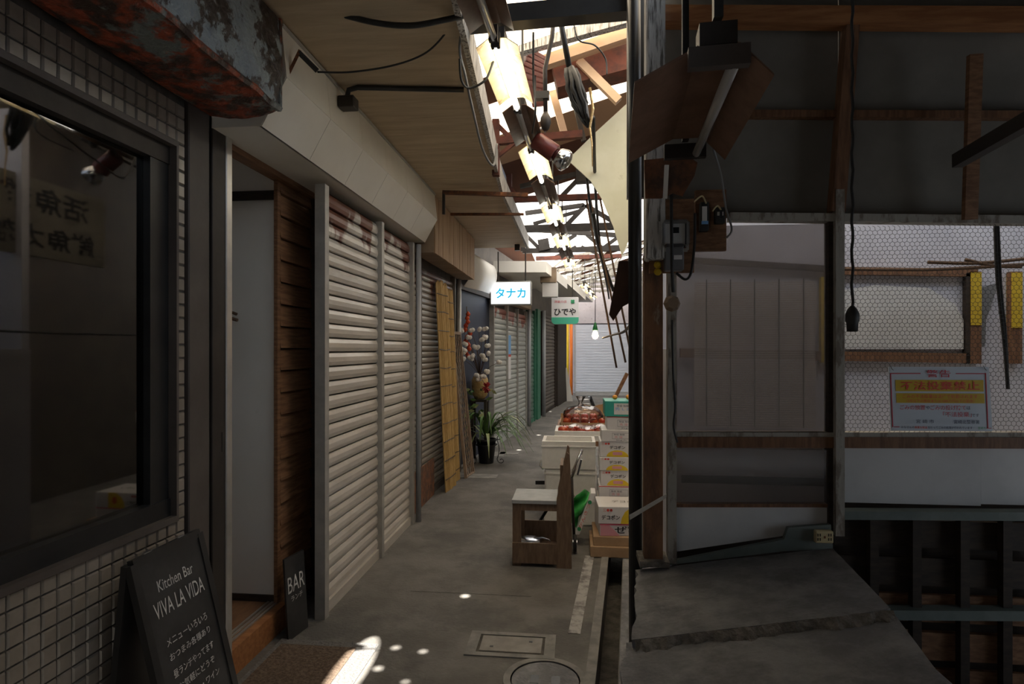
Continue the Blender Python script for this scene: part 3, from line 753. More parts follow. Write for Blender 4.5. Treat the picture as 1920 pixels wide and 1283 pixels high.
# ================================================================== ROOF
def rz(X): return 3.12 + .30 * (X + .7)
spots = [(872, 1118, .022, 1, 1), (742, 1215, .018, 1, 1), (793, 1222, .015, 1, 1), (709, 1254, .018, 1, 1), (760, 1279, .012, 1, 1),
         (1010, 816, .035, 1, 1), (973, 844, .03, 1.2, 1), (1032, 772, .03, 1, 1)]
holes = []  # mask ellipses added back along the sun from each wanted floor spot
def roof_hit(p):
    # p + t*SUN on the roof plane
    t_ = (3.12 + .3 * (p.x + .7) - p.z) / (SUN.z - .3 * SUN.x); return p + SUN * t_
for x, y, r, sx, sy in spots: holes.append((tuple(roof_hit(PZ(x, y))), r, sx, sy))
far_holes = []
for x, y, sx, sy in ((1095, 749, 5, 3), (1128, 750, 4, 3), (1110, 757, 9, 1.5)):
    far_holes.append((tuple(roof_hit(PZ(x, y))), .04, sx, sy))
pA = roof_hit(PZ(655, 1262))
holes.append((tuple(pA), .1, .8, 3.2))
sky_sheet = roof_mat('skylight_sheet', (.64, .54, .41), .75, holes)
sky_far = roof_mat('skylight_far', (.62, .6, .575), .75, holes + far_holes)
opaque_roof = roof_mat('roof_boards', (.52, .34, .22), 0, holes + far_holes)
brown_roof = roof_mat('roof_dark', (.16, .085, .06), 0, holes + far_holes)
roof = thing('roof_1', (.5, 8, 3.3), 'patchwork market roof of skylight sheets and old boards', 'roof'); roof['kind'] = 'structure'
def rsheet(y0, y1, x0, x1, m, nm, th=.006):
    q = MB(); q.hexa([(x0, y0, rz(x0)), (x1, y0, rz(x1)), (x1, y1, rz(x1)), (x0, y1, rz(x0))],
                     [(x0, y0, rz(x0) + th), (x1, y0, rz(x1) + th), (x1, y1, rz(x1) + th), (x0, y1, rz(x0) + th)])
    o = q.build(nm, m, roof); return o
def rplane(y0, y1, x0, x1, m, nm):
    q = MB(); q.add([(x0, y0, rz(x0)), (x1, y0, rz(x1)), (x1, y1, rz(x1)), (x0, y1, rz(x0))], [(0, 1, 2, 3)])
    return q.build(nm, m, roof)
for (y0, y1, m, nm) in ((2.3, 3.0, sky_sheet, 'skylight_sheet'), (3.0, 3.75, sky_sheet, 'skylight_sheet'), (3.75, 4.15, brown_roof, 'rusty_sheet'), (4.15, 4.75, sky_sheet, 'skylight_sheet'),
                        (4.75, 5.45, opaque_roof, 'board_sheet'), (5.45, 6.7, brown_roof, 'plywood_sheet')):
    rplane(y0, y1, -.75, 1.5, m, nm)
for k in range(6):
    rplane(6.7 + k * .95, 7.65 + k * .95, -.75, 1.7, sky_far, 'skylight_sheet')
for k in range(6):
    y0 = 12.4 + k * 1.15
    rplane(y0, y0 + .6, -.75, 3.0, sky_far, 'skylight_sheet'); rplane(y0 + .6, y0 + 1.15, -.75, 3.0, brown_roof, 'rusty_sheet')
rplane(2.3, 12.4, 1.5, 3.4, brown_roof, 'rusty_sheet'); rplane(6.7, 12.4, 1.7, 3.4, brown_roof, 'rusty_sheet')
rplane(2.3, 19.3, -2.8, -.75, brown_roof, 'rusty_sheet')
# dark ceiling over the near shops
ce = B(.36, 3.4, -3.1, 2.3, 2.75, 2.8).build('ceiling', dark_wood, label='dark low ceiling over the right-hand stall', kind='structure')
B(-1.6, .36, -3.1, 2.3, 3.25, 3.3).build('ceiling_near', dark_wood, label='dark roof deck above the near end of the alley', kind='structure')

# trusses and beams
def truss(label, Y, segs, m, r=.028, nm='roof_truss'):
    t_ = thing(nm, PY(*segs[0][0], Y), label, 'truss')
    for s_ in segs:
        a, b = s_[0], s_[1]; wd = s_[2] if len(s_) > 2 else r; mm = s_[3] if len(s_) > 3 else m
        MB().bar(PY(*a, Y), PY(*b, Y), wd).build('strut', mm, t_)
    return t_
truss('dark steel beam crossing the top of the view', 2.45, [((855, 42), (1185, 12), .075), ((860, 8), (860, 42), .05)], black_metal)
truss('rusty steel frame behind the red spotlight', 4.2, [((922, 266), (1092, 252), .05), ((930, 330), (930, 225), .05), ((925, 300), (1000, 240), .025), ((930, 232), (960, 262), .03)], rust_red)
truss('rusty lattice truss below the plywood roof patch', 5.8, [((948, 375), (1150, 368), .055), ((975, 350), (1100, 322), .04, dark_metal), ((1100, 322), (1165, 420), .04, dark_metal), ((1048, 374), (1090, 330), .04, dark_metal), ((955, 262), (955, 400), .05), ((1080, 332), (1112, 330), .12, dark_metal), ((952, 345), (975, 375), .03)], rust_red)
truss('dark lattice truss under the bright skylights', 7.2, [((970, 430), (1168, 424), .08, dark_metal), ((985, 400), (1095, 385), .05, dark_metal), ((1060, 425), (1098, 385), .05), ((1098, 385), (1160, 422), .05), ((1000, 420), (1090, 395), .04), ((970, 395), (970, 470), .06)], dark_metal)
truss('dark lattice truss next after the first skylight', 8.6, [((980, 471), (1170, 466), .07), ((980, 430), (1170, 442), .06), ((985, 440), (1010, 465), .05), ((1040, 466), (1080, 440), .05), ((1100, 440), (1130, 466), .05), ((1130, 466), (1160, 444), .05), ((981, 420), (981, 472), .07), ((1010, 462), (1030, 458), .16)], dark_metal)
truss('thin reddish truss far down the alley', 10.5, [((1005, 485), (1165, 480), .07, rust_red), ((1010, 470), (1165, 462), .05), ((1040, 482), (1080, 462), .04), ((1090, 462), (1130, 482), .04)], dark_metal)
for i, Y in enumerate((12, 13.2, 14.4, 15.6, 16.8)):
    t_ = thing('roof_truss', (.5, Y, 3.0), ['pale truss, %s of the far five' % s_ for s_ in ('first', 'second', 'third', 'fourth', 'last')][i], 'truss')
    zt = 3.0
    MB().bar((-.6, Y, zt), (1.8, Y, zt + .1), .06).build('chord', pale_wood, t_)
    MB().bar((-.6, Y, zt + .2), (1.8, Y, zt + .6), .05).build('chord', pale_wood, t_)
    for k in range(6):
        x = -.5 + k * .4; MB().bar((x, Y, zt), (x + .35, Y, zt + .3 + .05 * k), .035).build('strut', pale_wood, t_)
# timber rafters and sheet seen against the near skylight
for (a, b, Y, wd, m, lb) in (((955, 98), (1185, 35), 3.55, .06, weather_wood, 'dark timber rafter under the near skylight'),
                             ((1020, 118), (1185, 62), 3.7, .07, tan_wood, 'tan timber rafter under the near skylight'),
                             ((1040, 150), (1190, 110), 3.9, .19, rust_red, 'broad reddish roof beam behind the hanging cables'),
                             ((1085, 115), (1160, 190), 3.8, .05, tan_wood, 'diagonal brace crossing the skylight gap'),
                             ((1030, 150), (1060, 258), 4.3, .05, tan_wood, 'slanting pale batten left of the hanging bundle'),
                             ((1065, 140), (1095, 265), 4.4, .035, dark_metal, 'dark upright strut behind the hanging bundle')):
    MB().bar(PY(*a, Y), PY(*b, Y), wd).build('rafter', m, label=lb, cat='beam')
# red corrugated sheet
cr = MB(); vs = []; nC = 22
for i in range(nC + 1):
    u = i / nC; zo = .012 * math.cos(i * math.pi)
    for pp in (lerp(V((968, 82, 0)), V((1022, 130, 0)), u), lerp(V((985, 190, 0)), V((1024, 195, 0)), u)):
        p = PY(pp.x, pp.y, 3.9); vs.append(p + V((0, -zo, zo)))
# ridges run sideways: rebuild with rows instead
cr = MB(); vs = []; nR = 20
for i in range(nR + 1):
    u = i / nR; zo = .03 * (-1) ** i
    l_ = lerp(V((962, 75, 0)), V((1000, 205, 0)), u); r_ = lerp(V((1024, 110, 0)), V((1026, 200, 0)), u)
    vs += [PY(l_.x, l_.y, 3.6 + .5 * u) + V((0, -zo, 0)), PY(r_.x, r_.y, 3.6 + .5 * u) + V((0, -zo, 0))]
cr.add(vs, [(2 * i, 2 * i + 1, 2 * i + 3, 2 * i + 2) for i in range(nR)])
o = cr.build('corrugated_sheet', corr_red, label='red corrugated sheet hanging beside the lit tubes', cat='sheet')
md = o.modifiers.new('thick', 'SOLIDIFY'); md.thickness = .003
# cream sheet hanging on the right
cs = MB(); poly = [(1182, 188), (1120, 245), (1072, 292), (1070, 305), (1108, 340), (1128, 372), (1150, 425), (1166, 480), (1182, 445)]
cs.prism([PY(x, y, 4.3) for x, y in poly], (0, .012, 0)); cs.build('cream_sheet', cream_sheet, label='cream coloured torn sheet hanging beside the black pipe', cat='sheet')
bs = MB(); bs.prism([PY(x, y, 2.352) for x, y in [(1196, 488), (1160, 490), (1142, 590), (1150, 602), (1168, 575), (1196, 560)]], (0, .006, 0)); bs.build('rusted_sheet', brown_sheet, label='dark brown rusted sheet hanging beside the pipe', cat='sheet')

# ---- overhead fluorescent chain
def fluor(Y0, Y1, X0, X1, z, lit, label, wdt=.17, group=None):
    A, Bp = V((X0, Y0, z)), V((X1, Y1, z)); d = (Bp - A).normalized(); s_ = d.cross(V((0, 0, 1))).normalized(); u = V((0, 0, 1))
    t_ = thing('fluorescent_light', lerp(A, Bp, .5), label, 'light', group)
    e = .03; q = MB(); a = A + d * e; b = Bp - d * e
    pr = [(-wdt / 2, .0), (-.035, .035), (.035, .035), (wdt / 2, .0)]
    for (x0, z0), (x1, z1) in zip(pr[:-1], pr[1:]):
        q.hexa([a + s_ * x0 + u * z0, a + s_ * x1 + u * z1, b + s_ * x1 + u * z1, b + s_ * x0 + u * z0],
               [a + s_ * x0 + u * (z0 + .004), a + s_ * x1 + u * (z1 + .004), b + s_ * x1 + u * (z1 + .004), b + s_ * x0 + u * (z0 + .004)])
    q.build('reflector', enamel if lit else enamel_old, t_)
    MB().tube([A + u * -.004, Bp + u * -.004], .015, 10).build('tube', tube_on if lit else tube_off, t_, smooth=True)
    for p in (A, Bp):
        MB().bar(p - d * .012 + u * .012, p + d * .012 + u * .012, .035, .06).build('socket', dark_metal, t_)
    MB().bar(a + u * .06, b + u * .06, .06, .045).build('channel', dark_metal, t_)
    MB().bar(lerp(a, b, .3) + u * .08, lerp(a, b, .3) + u * .55, .012).build('hanger', black_metal, t_)
    return t_
ch = [(1.66, 2.25, 0, 'unlit fluorescent fixture, the nearest, at the top edge'), (2.30, 2.92, 1, 'lit fluorescent fixture at the near end of the row'), (2.95, 3.52, 0, 'unlit brown fluorescent fixture beside the red spotlight'),
      (3.56, 4.22, 1, 'lit fluorescent fixture behind the red spotlight'), (4.26, 4.95, 0, 'unlit fluorescent fixture before the trusses'), (5.0, 5.7, 1, 'lit fluorescent fixture, third lit one down the alley'),
      (5.75, 6.35, 0, 'unlit fluorescent fixture in front of the skylight truss'), (6.4, 7.1, 1, 'lit fluorescent fixture, fourth lit one down the alley'), (7.2, 7.95, 0, 'unlit fluorescent fixture above the hanging bulb'),
      (8.1, 8.8, 1, 'lit fluorescent fixture above the green and white sign'), (11.2, 11.8, 1, 'small far lit fluorescent fixture, first of the last three'), (12.4, 13.0, 1, 'small far lit fluorescent fixture, second of the last three'), (13.6, 14.2, 1, 'small far lit fluorescent fixture, last in the row')]
def chx(Y): return -.31 + .040 * (Y - 2.3) if Y < 8.9 else -.05 + (Y - 8.9) * .10
for (a, b, lit, lb) in ch:
    z = 2.61 if a < 8.5 else 2.61 + .0 * a
    fluor(a, b, chx(a), chx(b), z, lit, lb, group='fluorescent lights along the alley')
# red spotlight with clear bulb
sp = thing('spotlight', PY(1035, 285, 3.3), 'dark red spotlight with a clear reflector bulb below the lit tubes', 'spotlight')
s0, s1 = PY(1003, 262, 3.3), PY(1040, 288, 3.3); dv = (s1 - s0).normalized()
MB().lathe([(.045, 0), (.05, .01), (.052, (s1 - s0).length), (.045, (s1 - s0).length + .002)], s0, 14, dv).build('housing', spot_red, sp, smooth=True)
MB().lathe([(.03, 0), (.05, .03), (.062, .065), (.058, .085), (.03, .1), (.005, .105)], s1, 14, dv).build('bulb', chrome, sp, smooth=True)
MB().tube([PY(1000, 268, 3.28), PY(1008, 245, 3.3), PY(1022, 235, 3.3)], .006, 6).build('bracket', alu_dull, sp, smooth=True)
# old pendant fitting on conduit
pe = thing('pendant_fitting', PY(1022, 240, 3.2), 'old pendant lamp fitting on a thin conduit above the spotlight', 'pendant')
MB().tube([PY(1045, -40, 3.1), PY(1035, 70, 3.15), PY(1022, 130, 3.2), PY(1023, 212, 3.2)], .012, 8).build('conduit', dark_metal, pe, smooth=True)
pb = PY(1023, 245, 3.2); MB().lathe([(.012, .1), (.028, .07), (.03, .04), (.02, .01), (.012, 0)][::-1], pb, 12).build('holder', dark_metal, pe, smooth=True)
MB().box(pb.x - .06, pb.x + .02, pb.y - .02, pb.y + .02, pb.z + .17, pb.z + .21).build('switch_box', black_metal, pe)
# hanging bundle
hb_ = thing('cable_bundle', PY(1090, 235, 2.9), 'black taped cable bundle hanging with a dried vine', 'cable bundle')
q = MB(); pts = [PY(1040, -30, 2.8), PY(1055, 60, 2.85), PY(1068, 130, 2.9)]; q.tube(pts, .014, 8); q.build('feed_pipe', black_metal, hb_, smooth=True)
q = MB(); b0c, b1c = PY(1072, 132, 2.9), PY(1104, 238, 2.9)
for k in range(15):
    an = k * 2.4; rad = .012 + .042 * ((k * 7) % 5) / 4; o1 = V((math.cos(an), math.sin(an), 0)) * rad; pts = []
    for i in range(8):
        u = i / 7 * (.8 + .2 * ((k * 3) % 4) / 3); e = math.sin(math.pi * min(1, u * .85 + .12))
        pts.append(lerp(b0c, b1c, u) + o1 * e + V((RND.uniform(-.006, .006), 0, RND.uniform(-.006, .006))))
    q.tube(pts, .016, 6, .007)
q.build('taped_bundle', rubber, hb_, smooth=True)
MB().tube([PY(1106, 165, 2.88), PY(1112, 205, 2.88), PY(1106, 240, 2.88), PY(1110, 270, 2.88), PY(1111, 312, 2.88)], .008, 6, .003).build('dried_vine', straw_m, hb_)
# overhead cable runs
for (pts, r, lb) in (([(1112, 220, 3.4), (1118, 380, 5.0), (1128, 480, 6.5), (1140, 540, 8.5)], .012, 'black cable running from the bundle down the alley'),
                     ([(1100, 330, 4.6), (1112, 420, 5.8), (1135, 520, 7.5), (1142, 560, 9)], .012, 'second black cable below the skylights'),
                     ([(1112, 400, 5.0), (1125, 470, 6.0), (1150, 545, 6.5)], .018, 'thick black cable hanging before the cream sheet'),
                     ([(1075, 40, 2.9), (1085, 75, 2.9), (1115, 85, 2.95), (1135, 110, 3.0), (1138, 140, 3.0)], .004, 'looped thin wire under the top beam'),
                     ([(1000, 60, 2.7), (1000, 150, 2.8), (1004, 205, 2.8), (998, 250, 3.0)], .005, 'thin wire looping beside the lit fixture'),
                     ([(862, 110, 2.4), (865, 150, 2.45), (880, 165, 2.5), (910, 150, 2.5), (925, 115, 2.5)], .005, 'thin black wire looped at the soffit edge'),
                     ([(872, 20, 2.35), (862, 90, 2.4), (872, 140, 2.45), (885, 200, 2.6), (905, 280, 2.9), (925, 310, 3.1), (932, 270, 3.2)], .006, 'pale cable hanging in a loop from the soffit edge')):
    cable([PY(*p) for p in pts], r, cable_grey if 'pale' in lb else rubber, lb)

# hanging lit bulb over the fruit stand
lb_ = thing('hanging_bulb', PY(1116, 640, 5.8), 'lit bare bulb hanging in a green socket over the fruit stand', 'bulb')
cable([PY(1116, 372, 5.8), PY(1116, 500, 5.8), PY(1116, 604, 5.8)], .004, rubber, None, 'cord', None, lb_)
pb = PY(1116, 618, 5.8); MB().lathe([(.022, -.01), (.026, .0), (.018, .035), (.008, .07)], pb, 12).build('socket', green_sock, lb_, smooth=True)
MB().lathe([(.004, -.095), (.02, -.088), (.031, -.065), (.027, -.04), (.014, -.01)], pb, 14).build('bulb', bulb_on, lb_, smooth=True)
cable([PY(1190, 598, 2.34), PY(1170, 622, 3.4), PY(1150, 628, 4.6), PY(1130, 634, 5.6)], .008, rubber, 'curved black lamp arm reaching to the hanging bulb', 'lamp_arm', 'arm')
for (a, b, lb) in (((1099, 370), (1156, 690), 'rusty pole hanging left beside the brown sheet'), ((1106, 370), (1173, 680), 'rusty pole hanging middle beside the brown sheet'), ((1125, 372), (1182, 660), 'rusty pole hanging right beside the brown sheet')):
    MB().tube([PY(*a, 5.8), PY(*b, 5.8)], .01, 8).build('hanging_pole', stem_m, smooth=True, label=lb, cat='pole')
MB().bar(PY(1133, 786, 5.4), PY(1176, 700, 5.4), .05, .03).build('wood_prop', brown_wood, label='slanting wooden prop behind the teal carton', cat='prop')

# ================================================================== SIGNS OVER THE ALLEY
ts = thing('lit_shop_sign', PY(960, 572, 8), 'lit white box sign with blue katakana hanging over the alley', 'sign')
a, b, c, d = PY(919, 572, 8), PY(996, 571, 8), PY(996, 528, 8), PY(919, 528, 8)
wd, hg = (b - a).length, (d - a).length; cc = (a + b + c + d) / 4
B(cc.x - wd / 2, cc.x + wd / 2, 8.0, 8.14, cc.z - hg / 2, cc.z + hg / 2).build('case', alu_dull, ts, bevel=.006)
tsf = plate(ts, V((cc.x, 8.0, cc.z)), (1, 0, 0), (0, 0, 1), wd - .03, hg - .03, lit_sign, 'lit_face', .004)
text_fit(tsf, 'タナカ', (cc.x, 7.995, cc.z), (1, 0, 0), (0, 0, 1), wd * .74, hg * .44, cyan_ink, lift=.002, bold=.03)
for dx in (-.18, .2): MB().tube([(cc.x + dx, 8.07, cc.z + hg / 2), (cc.x + dx, 8.07, 2.75)], .01, 6).build('hanger', dark_metal, ts)
hs = thing('shop_sign', PY(1060, 608, 9.6), 'white and green hanging sign with black hiragana, rounded lower corners', 'sign')
a, b = PY(1034, 608, 9.6), PY(1085, 557, 9.6); wd, hg = b.x - a.x, b.z - a.z; cx_, cz_ = (a.x + b.x) / 2, (a.z + b.z) / 2
def rr_poly(w_, h_, r, n=5, low=True):
    pts = []
    for (sx, sy, a0) in ((1, -1, -90), (1, 1, 0), (-1, 1, 90), (-1, -1, 180)):
        rr = r if (sy < 0 or not low) else r * .3
        for k in range(n + 1):
            t_ = math.radians(a0 + 90 * k / n); pts.append(((sx * (w_ / 2 - rr) + rr * math.cos(t_)) / w_, (sy * (h_ / 2 - rr) + rr * math.sin(t_)) / h_))
    return pts
q = MB(); q.prism([(cx_ + u * wd, 9.6, cz_ + v * hg) for u, v in rr_poly(wd, hg, .06)], (0, .07, 0)); hsc = q.build('case', carton_white, hs)
gp = [(u, v) for u, v in rr_poly(wd, hg, .06) if v < -.3] + [(-.5, -.25), (.5, -.25)]
gp.sort(key=lambda p: math.atan2(p[1] + .37, p[0]))
plate(hsc, (cx_, 9.6, cz_), (1, 0, 0), (0, 0, 1), wd, hg, mat('sign_green', (.08, .5, .33), None), 'green_band', .004, gp)
text_fit(hsc, 'ひでや', (cx_, 9.597, cz_ - .02), (1, 0, 0), (0, 0, 1), wd * .8, hg * .27, black_ink, lift=.003, bold=.02)
text_fit(hsc, '洋装の店', (cx_ - wd * .17, 9.597, cz_ + hg * .33), (1, 0, 0), (0, 0, 1), wd * .46, hg * .1, red_dull, lift=.003)
q = MB()
for k in range(4):
    t_ = math.pi / 4 + k * math.pi / 2; q.ball((cx_ + wd * .28 + .02 * math.cos(t_), 9.592, cz_ + hg * .33 + .02 * math.sin(t_)), .018, 8, (1, .15, 1))
q.build('clover', green_ink, hsc)
for dx in (-.12, .12): MB().tube([(cx_ + dx, 9.63, cz_ + hg / 2), (cx_ + dx, 9.63, 2.7)], .008, 6).build('hanger', dark_metal, hs)
bl = thing('box_lamp', PY(1027, 555, 8.9), 'brown and white square box lamp between the two hanging signs', 'lamp')
a, b, c = PY(1013, 530, 8.9), PY(1043, 501, 8.9), PY(1043, 556, 8.9)
B(a.x, b.x, 8.9, 9.12, a.z, b.z).build('housing', ply_dark, bl, bevel=.005); B(a.x + .03, b.x + .02, 8.92, 9.12, c.z, a.z).build('shade', carton_white, bl)

# ================================================================== PLANT AND DRIED FLOWERS
pt = PZ(912, 868)
pp_ = thing('potted_plant', pt, 'black pot of arching green leaves in front of the navy door', 'plant')
MB().lathe([(.085, 0), (.09, .01), (.118, .27), (.125, .27), (.125, .30), (.105, .30), (.10, .25), (.02, .24)], pt, 18).build('pot', pot_m, pp_, smooth=True)
MB().lathe([(.1, .255), (.06, .275), (.0, .28)], pt, 12).build('soil', dirt, pp_)
for k in range(46):
    an = RND.uniform(0, 2 * math.pi); ln_ = RND.uniform(.35, .75); ri = RND.uniform(.15, .42); wd = RND.uniform(.012, .02)
    if k % 3 == 0: an = RND.uniform(-.7, .5)
    d = V((math.cos(an), math.sin(an), 0)); s_ = V((-d.y, d.x, 0)); q = MB(); vs = []
    for i in range(8):
        u = i / 7; r = ln_ * u * .85; zz = .28 + ri * (4 * u * (1 - u * .72)) * .75 - .25 * u ** 3
        ww = wd * math.sin(math.pi * min(1, .12 + u * .88)) + .001
        c = pt + d * r + V((0, 0, zz)); vs += [c - s_ * ww, c + V((0, 0, -.004)), c + s_ * ww]
    for v in vs:
        if v.z < .02: v.z = .02
        if v.x < -1.3: v.x = -1.3
    q.add(vs, [(3 * i, 3 * i + 1, 3 * i + 4, 3 * i + 3) for i in range(7)] + [(3 * i + 1, 3 * i + 2, 3 * i + 5, 3 * i + 4) for i in range(7)])
    q.build('leaf', leaf_m if k % 4 else leaf_pale, pp_, smooth=True)
stn = thing('scroll_stand', pt, 'black wrought iron scroll stand around the plant pot', 'plant stand')
for an in (-.3, 1.8, 3.9):
    d = V((math.cos(an), math.sin(an), 0)); pts = [pt + d * .135 + V((0, 0, .24))]
    pts = [pt + d * (.14 + .11 * math.sin(k / 3) * .3) + V((0, 0, .30 - k * .027)) for k in range(10)]
    cen = pt + d * .20 + V((0, 0, .045)); pts += [cen + d * (-.05 * math.cos(k * .5) * (1 - k / 16)) + V((0, 0, -.04 * math.sin(k * .5) * (1 - k / 16))) for k in range(13)]
    MB().tube(pts, .005, 5).build('scroll_leg', black_metal, stn)
    top = pt + d * .17 + V((0, 0, .31)); MB().tube([top + d * (.04 * math.cos(k * .5) * (1 - k / 16)) + V((0, 0, .04 * math.sin(k * .5) * (1 - k / 16))) for k in range(13)], .005, 5).build('scroll', black_metal, stn)
MB().lathe([(.132, .22), (.138, .222), (.138, .232), (.132, .234)], pt, 18).build('ring', black_metal, stn)
bp = V((-1.17, 7.22, 0))
fs2 = thing('flower_stand', bp, 'dark wooden stand behind the potted plant carrying the flowers', 'stand')
for sx in (-.08, .08):
    for sy in (-.08, .08): MB().bar(bp + V((sx, sy, 0)), bp + V((sx, sy, .75)), .03).build('leg', dark_wood, fs2)
B(bp.x - .1, bp.x + .1, bp.y - .1, bp.y + .1, .75, .78).build('top', dark_wood, fs2)
sv = bp + V((0, 0, .78))
fv = thing('flower_arrangement', sv, 'straw wrapped vase of dried cotton, red lanterns and a dark red bloom', 'flowers')
q = MB(); q.lathe([(.06, 0), (.09, .05), (.105, .14), (.1, .24), (.07, .30), (.05, .31)], sv, 18)
for v in q.v: v += V((RND.uniform(-.008, .008), RND.uniform(-.008, .008), 0))
q.build('straw_vase', straw_m, fv, smooth=True)
def on_pix(x, y, Y): return PY(x, y, Y)
neck = sv + V((0, 0, .3))
bolls = [(868, 620), (884, 620), (879, 632), (898, 617), (910, 618), (903, 638), (895, 652), (890, 650), (911, 633), (915, 663), (905, 668), (909, 675), (886, 668), (872, 660), (868, 655), (882, 672), (869, 674), (935, 680), (912, 698), (906, 706), (893, 705), (897, 712), (872, 645), (914, 648)]
for i, (x, y) in enumerate(bolls):
    e = on_pix(x, y, 6.75 + RND.uniform(-.05, .08)); mid = lerp(neck, e, .55) + V((RND.uniform(-.03, .03), 0, .03))
    MB().tube([neck, mid, e], .004, 4, .002).build('stem', stem_m, fv)
    q = MB()
    for k in range(3): q.ball(e + V((RND.uniform(-.018, .018), RND.uniform(-.018, .018), RND.uniform(-.012, .012))), .026, 8)
    q.build('cotton_boll', cotton_m, fv, smooth=True)
for i in range(12):
    e = on_pix(876 + RND.uniform(-4, 6), 590 + i * 7.2, 6.85); q = MB(); q.lathe([(.003, -.03), (.026, -.008), (.028, .01), (.012, .03), (.002, .04)], e, 6); q.build('red_lantern', lantern_m, fv, smooth=True)
MB().tube([neck, on_pix(878, 640, 6.85), on_pix(875, 575, 6.85)], .005, 5).build('stem', stem_m, fv)
fc = on_pix(912, 727, 6.75); q = MB()
for k in range(34):
    a1, a2 = RND.uniform(0, 6.28), RND.uniform(-1.2, 1.2); d = V((math.cos(a1) * math.cos(a2), math.sin(a1) * math.cos(a2), math.sin(a2)))
    q.bar(fc + d * .01, fc + d * RND.uniform(.05, .07), .02, .005, up=(.3, .2, 1))
q.build('red_bloom', flower_m, fv); MB().tube([neck, lerp(neck, fc, .5), fc], .005, 5).build('stem', stem_m, fv)
for k in range(22):
    c = on_pix(RND.uniform(872, 925), RND.uniform(725, 790), 6.8 + RND.uniform(-.08, .1)); a1 = RND.uniform(0, 6.28)
    d = V((math.cos(a1), math.sin(a1) * .5, RND.uniform(-.6, .4))).normalized(); s_ = d.cross(V((0, 1, .2))).normalized() * .02; L_ = RND.uniform(.06, .1)
    MB().add([c, c + d * L_ * .5 + s_, c + d * L_, c + d * L_ * .5 - s_], [(0, 1, 2, 3)]).build('foliage_leaf', leaf_pale if k % 2 else leaf_m, fv)

# ================================================================== FRUIT STAND
fr = V((1, 0, 0)); UP = V((0, 0, 1))
def carton(label, x0, x1, y0, y1, z0, z1, m=carton_white, style=None, rot=0.0, name='fruit_carton', group='fruit cartons'):
    c = V(((x0 + x1) / 2, (y0 + y1) / 2, z0)); t_ = thing(name, c, label, 'carton', group)
    hw, hd = (x1 - x0) / 2, (y1 - y0) / 2; ca, sa = math.cos(rot), math.sin(rot)
    r_ = V((ca, sa, 0)); f_ = V((sa, -ca, 0))
    q = MB(); cs_ = [c - r_ * hw + f_ * hd, c + r_ * hw + f_ * hd, c + r_ * hw - f_ * hd, c - r_ * hw - f_ * hd]
    q.hexa(cs_, [p + UP * (z1 - z0) for p in cs_]); t_ = q.build('body', m, t_, bevel=.003)
    fc = c + f_ * (hd + .0005) + UP * ((z1 - z0) / 2); h = z1 - z0; wd = 2 * hw
    if style == 'deko':
        arc = [(-.5 + .0, -.5)] + [(.5 * math.cos(math.pi - k * math.pi / 10), -.5 + math.sin(k * math.pi / 10)) for k in range(11)]
        plate(t_, fc + UP * (-h * .27) - r_ * wd * .02, r_, UP, wd * .6, h * .42, yellow_ink, 'yellow_print', .001, arc)
        plate(t_, fc + UP * (-h * .27) - r_ * wd * .02, r_, UP, wd * .26, h * .2, pink_ink, 'label_patch', .002)
        text_fit(t_, 'デコポン', fc + UP * h * .13 - r_ * wd * .02, r_, UP, wd * .42, h * .22, black_ink, lift=.0025, bold=.02)
        text_fit(t_, '三●●', fc + UP * h * .36 - r_ * wd * .34, r_, UP, wd * .22, h * .13, red_ink, lift=.002)
    if style == 'form':
        plate(t_, fc + r_ * wd * .04, r_, UP, wd * .5, h * .5, navy_ink, 'form_border', .0008)
        plate(t_, fc + r_ * wd * .04, r_, UP, wd * .49, h * .46, m, 'form_field', .0014)
        text_fit(t_, '等級 階級', fc + r_ * wd * -.02 + UP * h * .12, r_, UP, wd * .3, h * .14, navy_ink, lift=.002)
        text_fit(t_, '秀 優', fc + r_ * wd * -.04 - UP * h * .1, r_, UP, wd * .22, h * .2, pink_ink, lift=.002)
        text_fit(t_, '3kg入', fc + r_ * wd * .04 - UP * h * .36, r_, UP, wd * .3, h * .12, navy_ink, lift=.002)
    if style == 'rededge':
        plate(t_, fc + UP * (h * .47), r_, UP, wd, h * .07, pinkred, 'red_edge', .001)
    return t_, fc, r_, wd, h
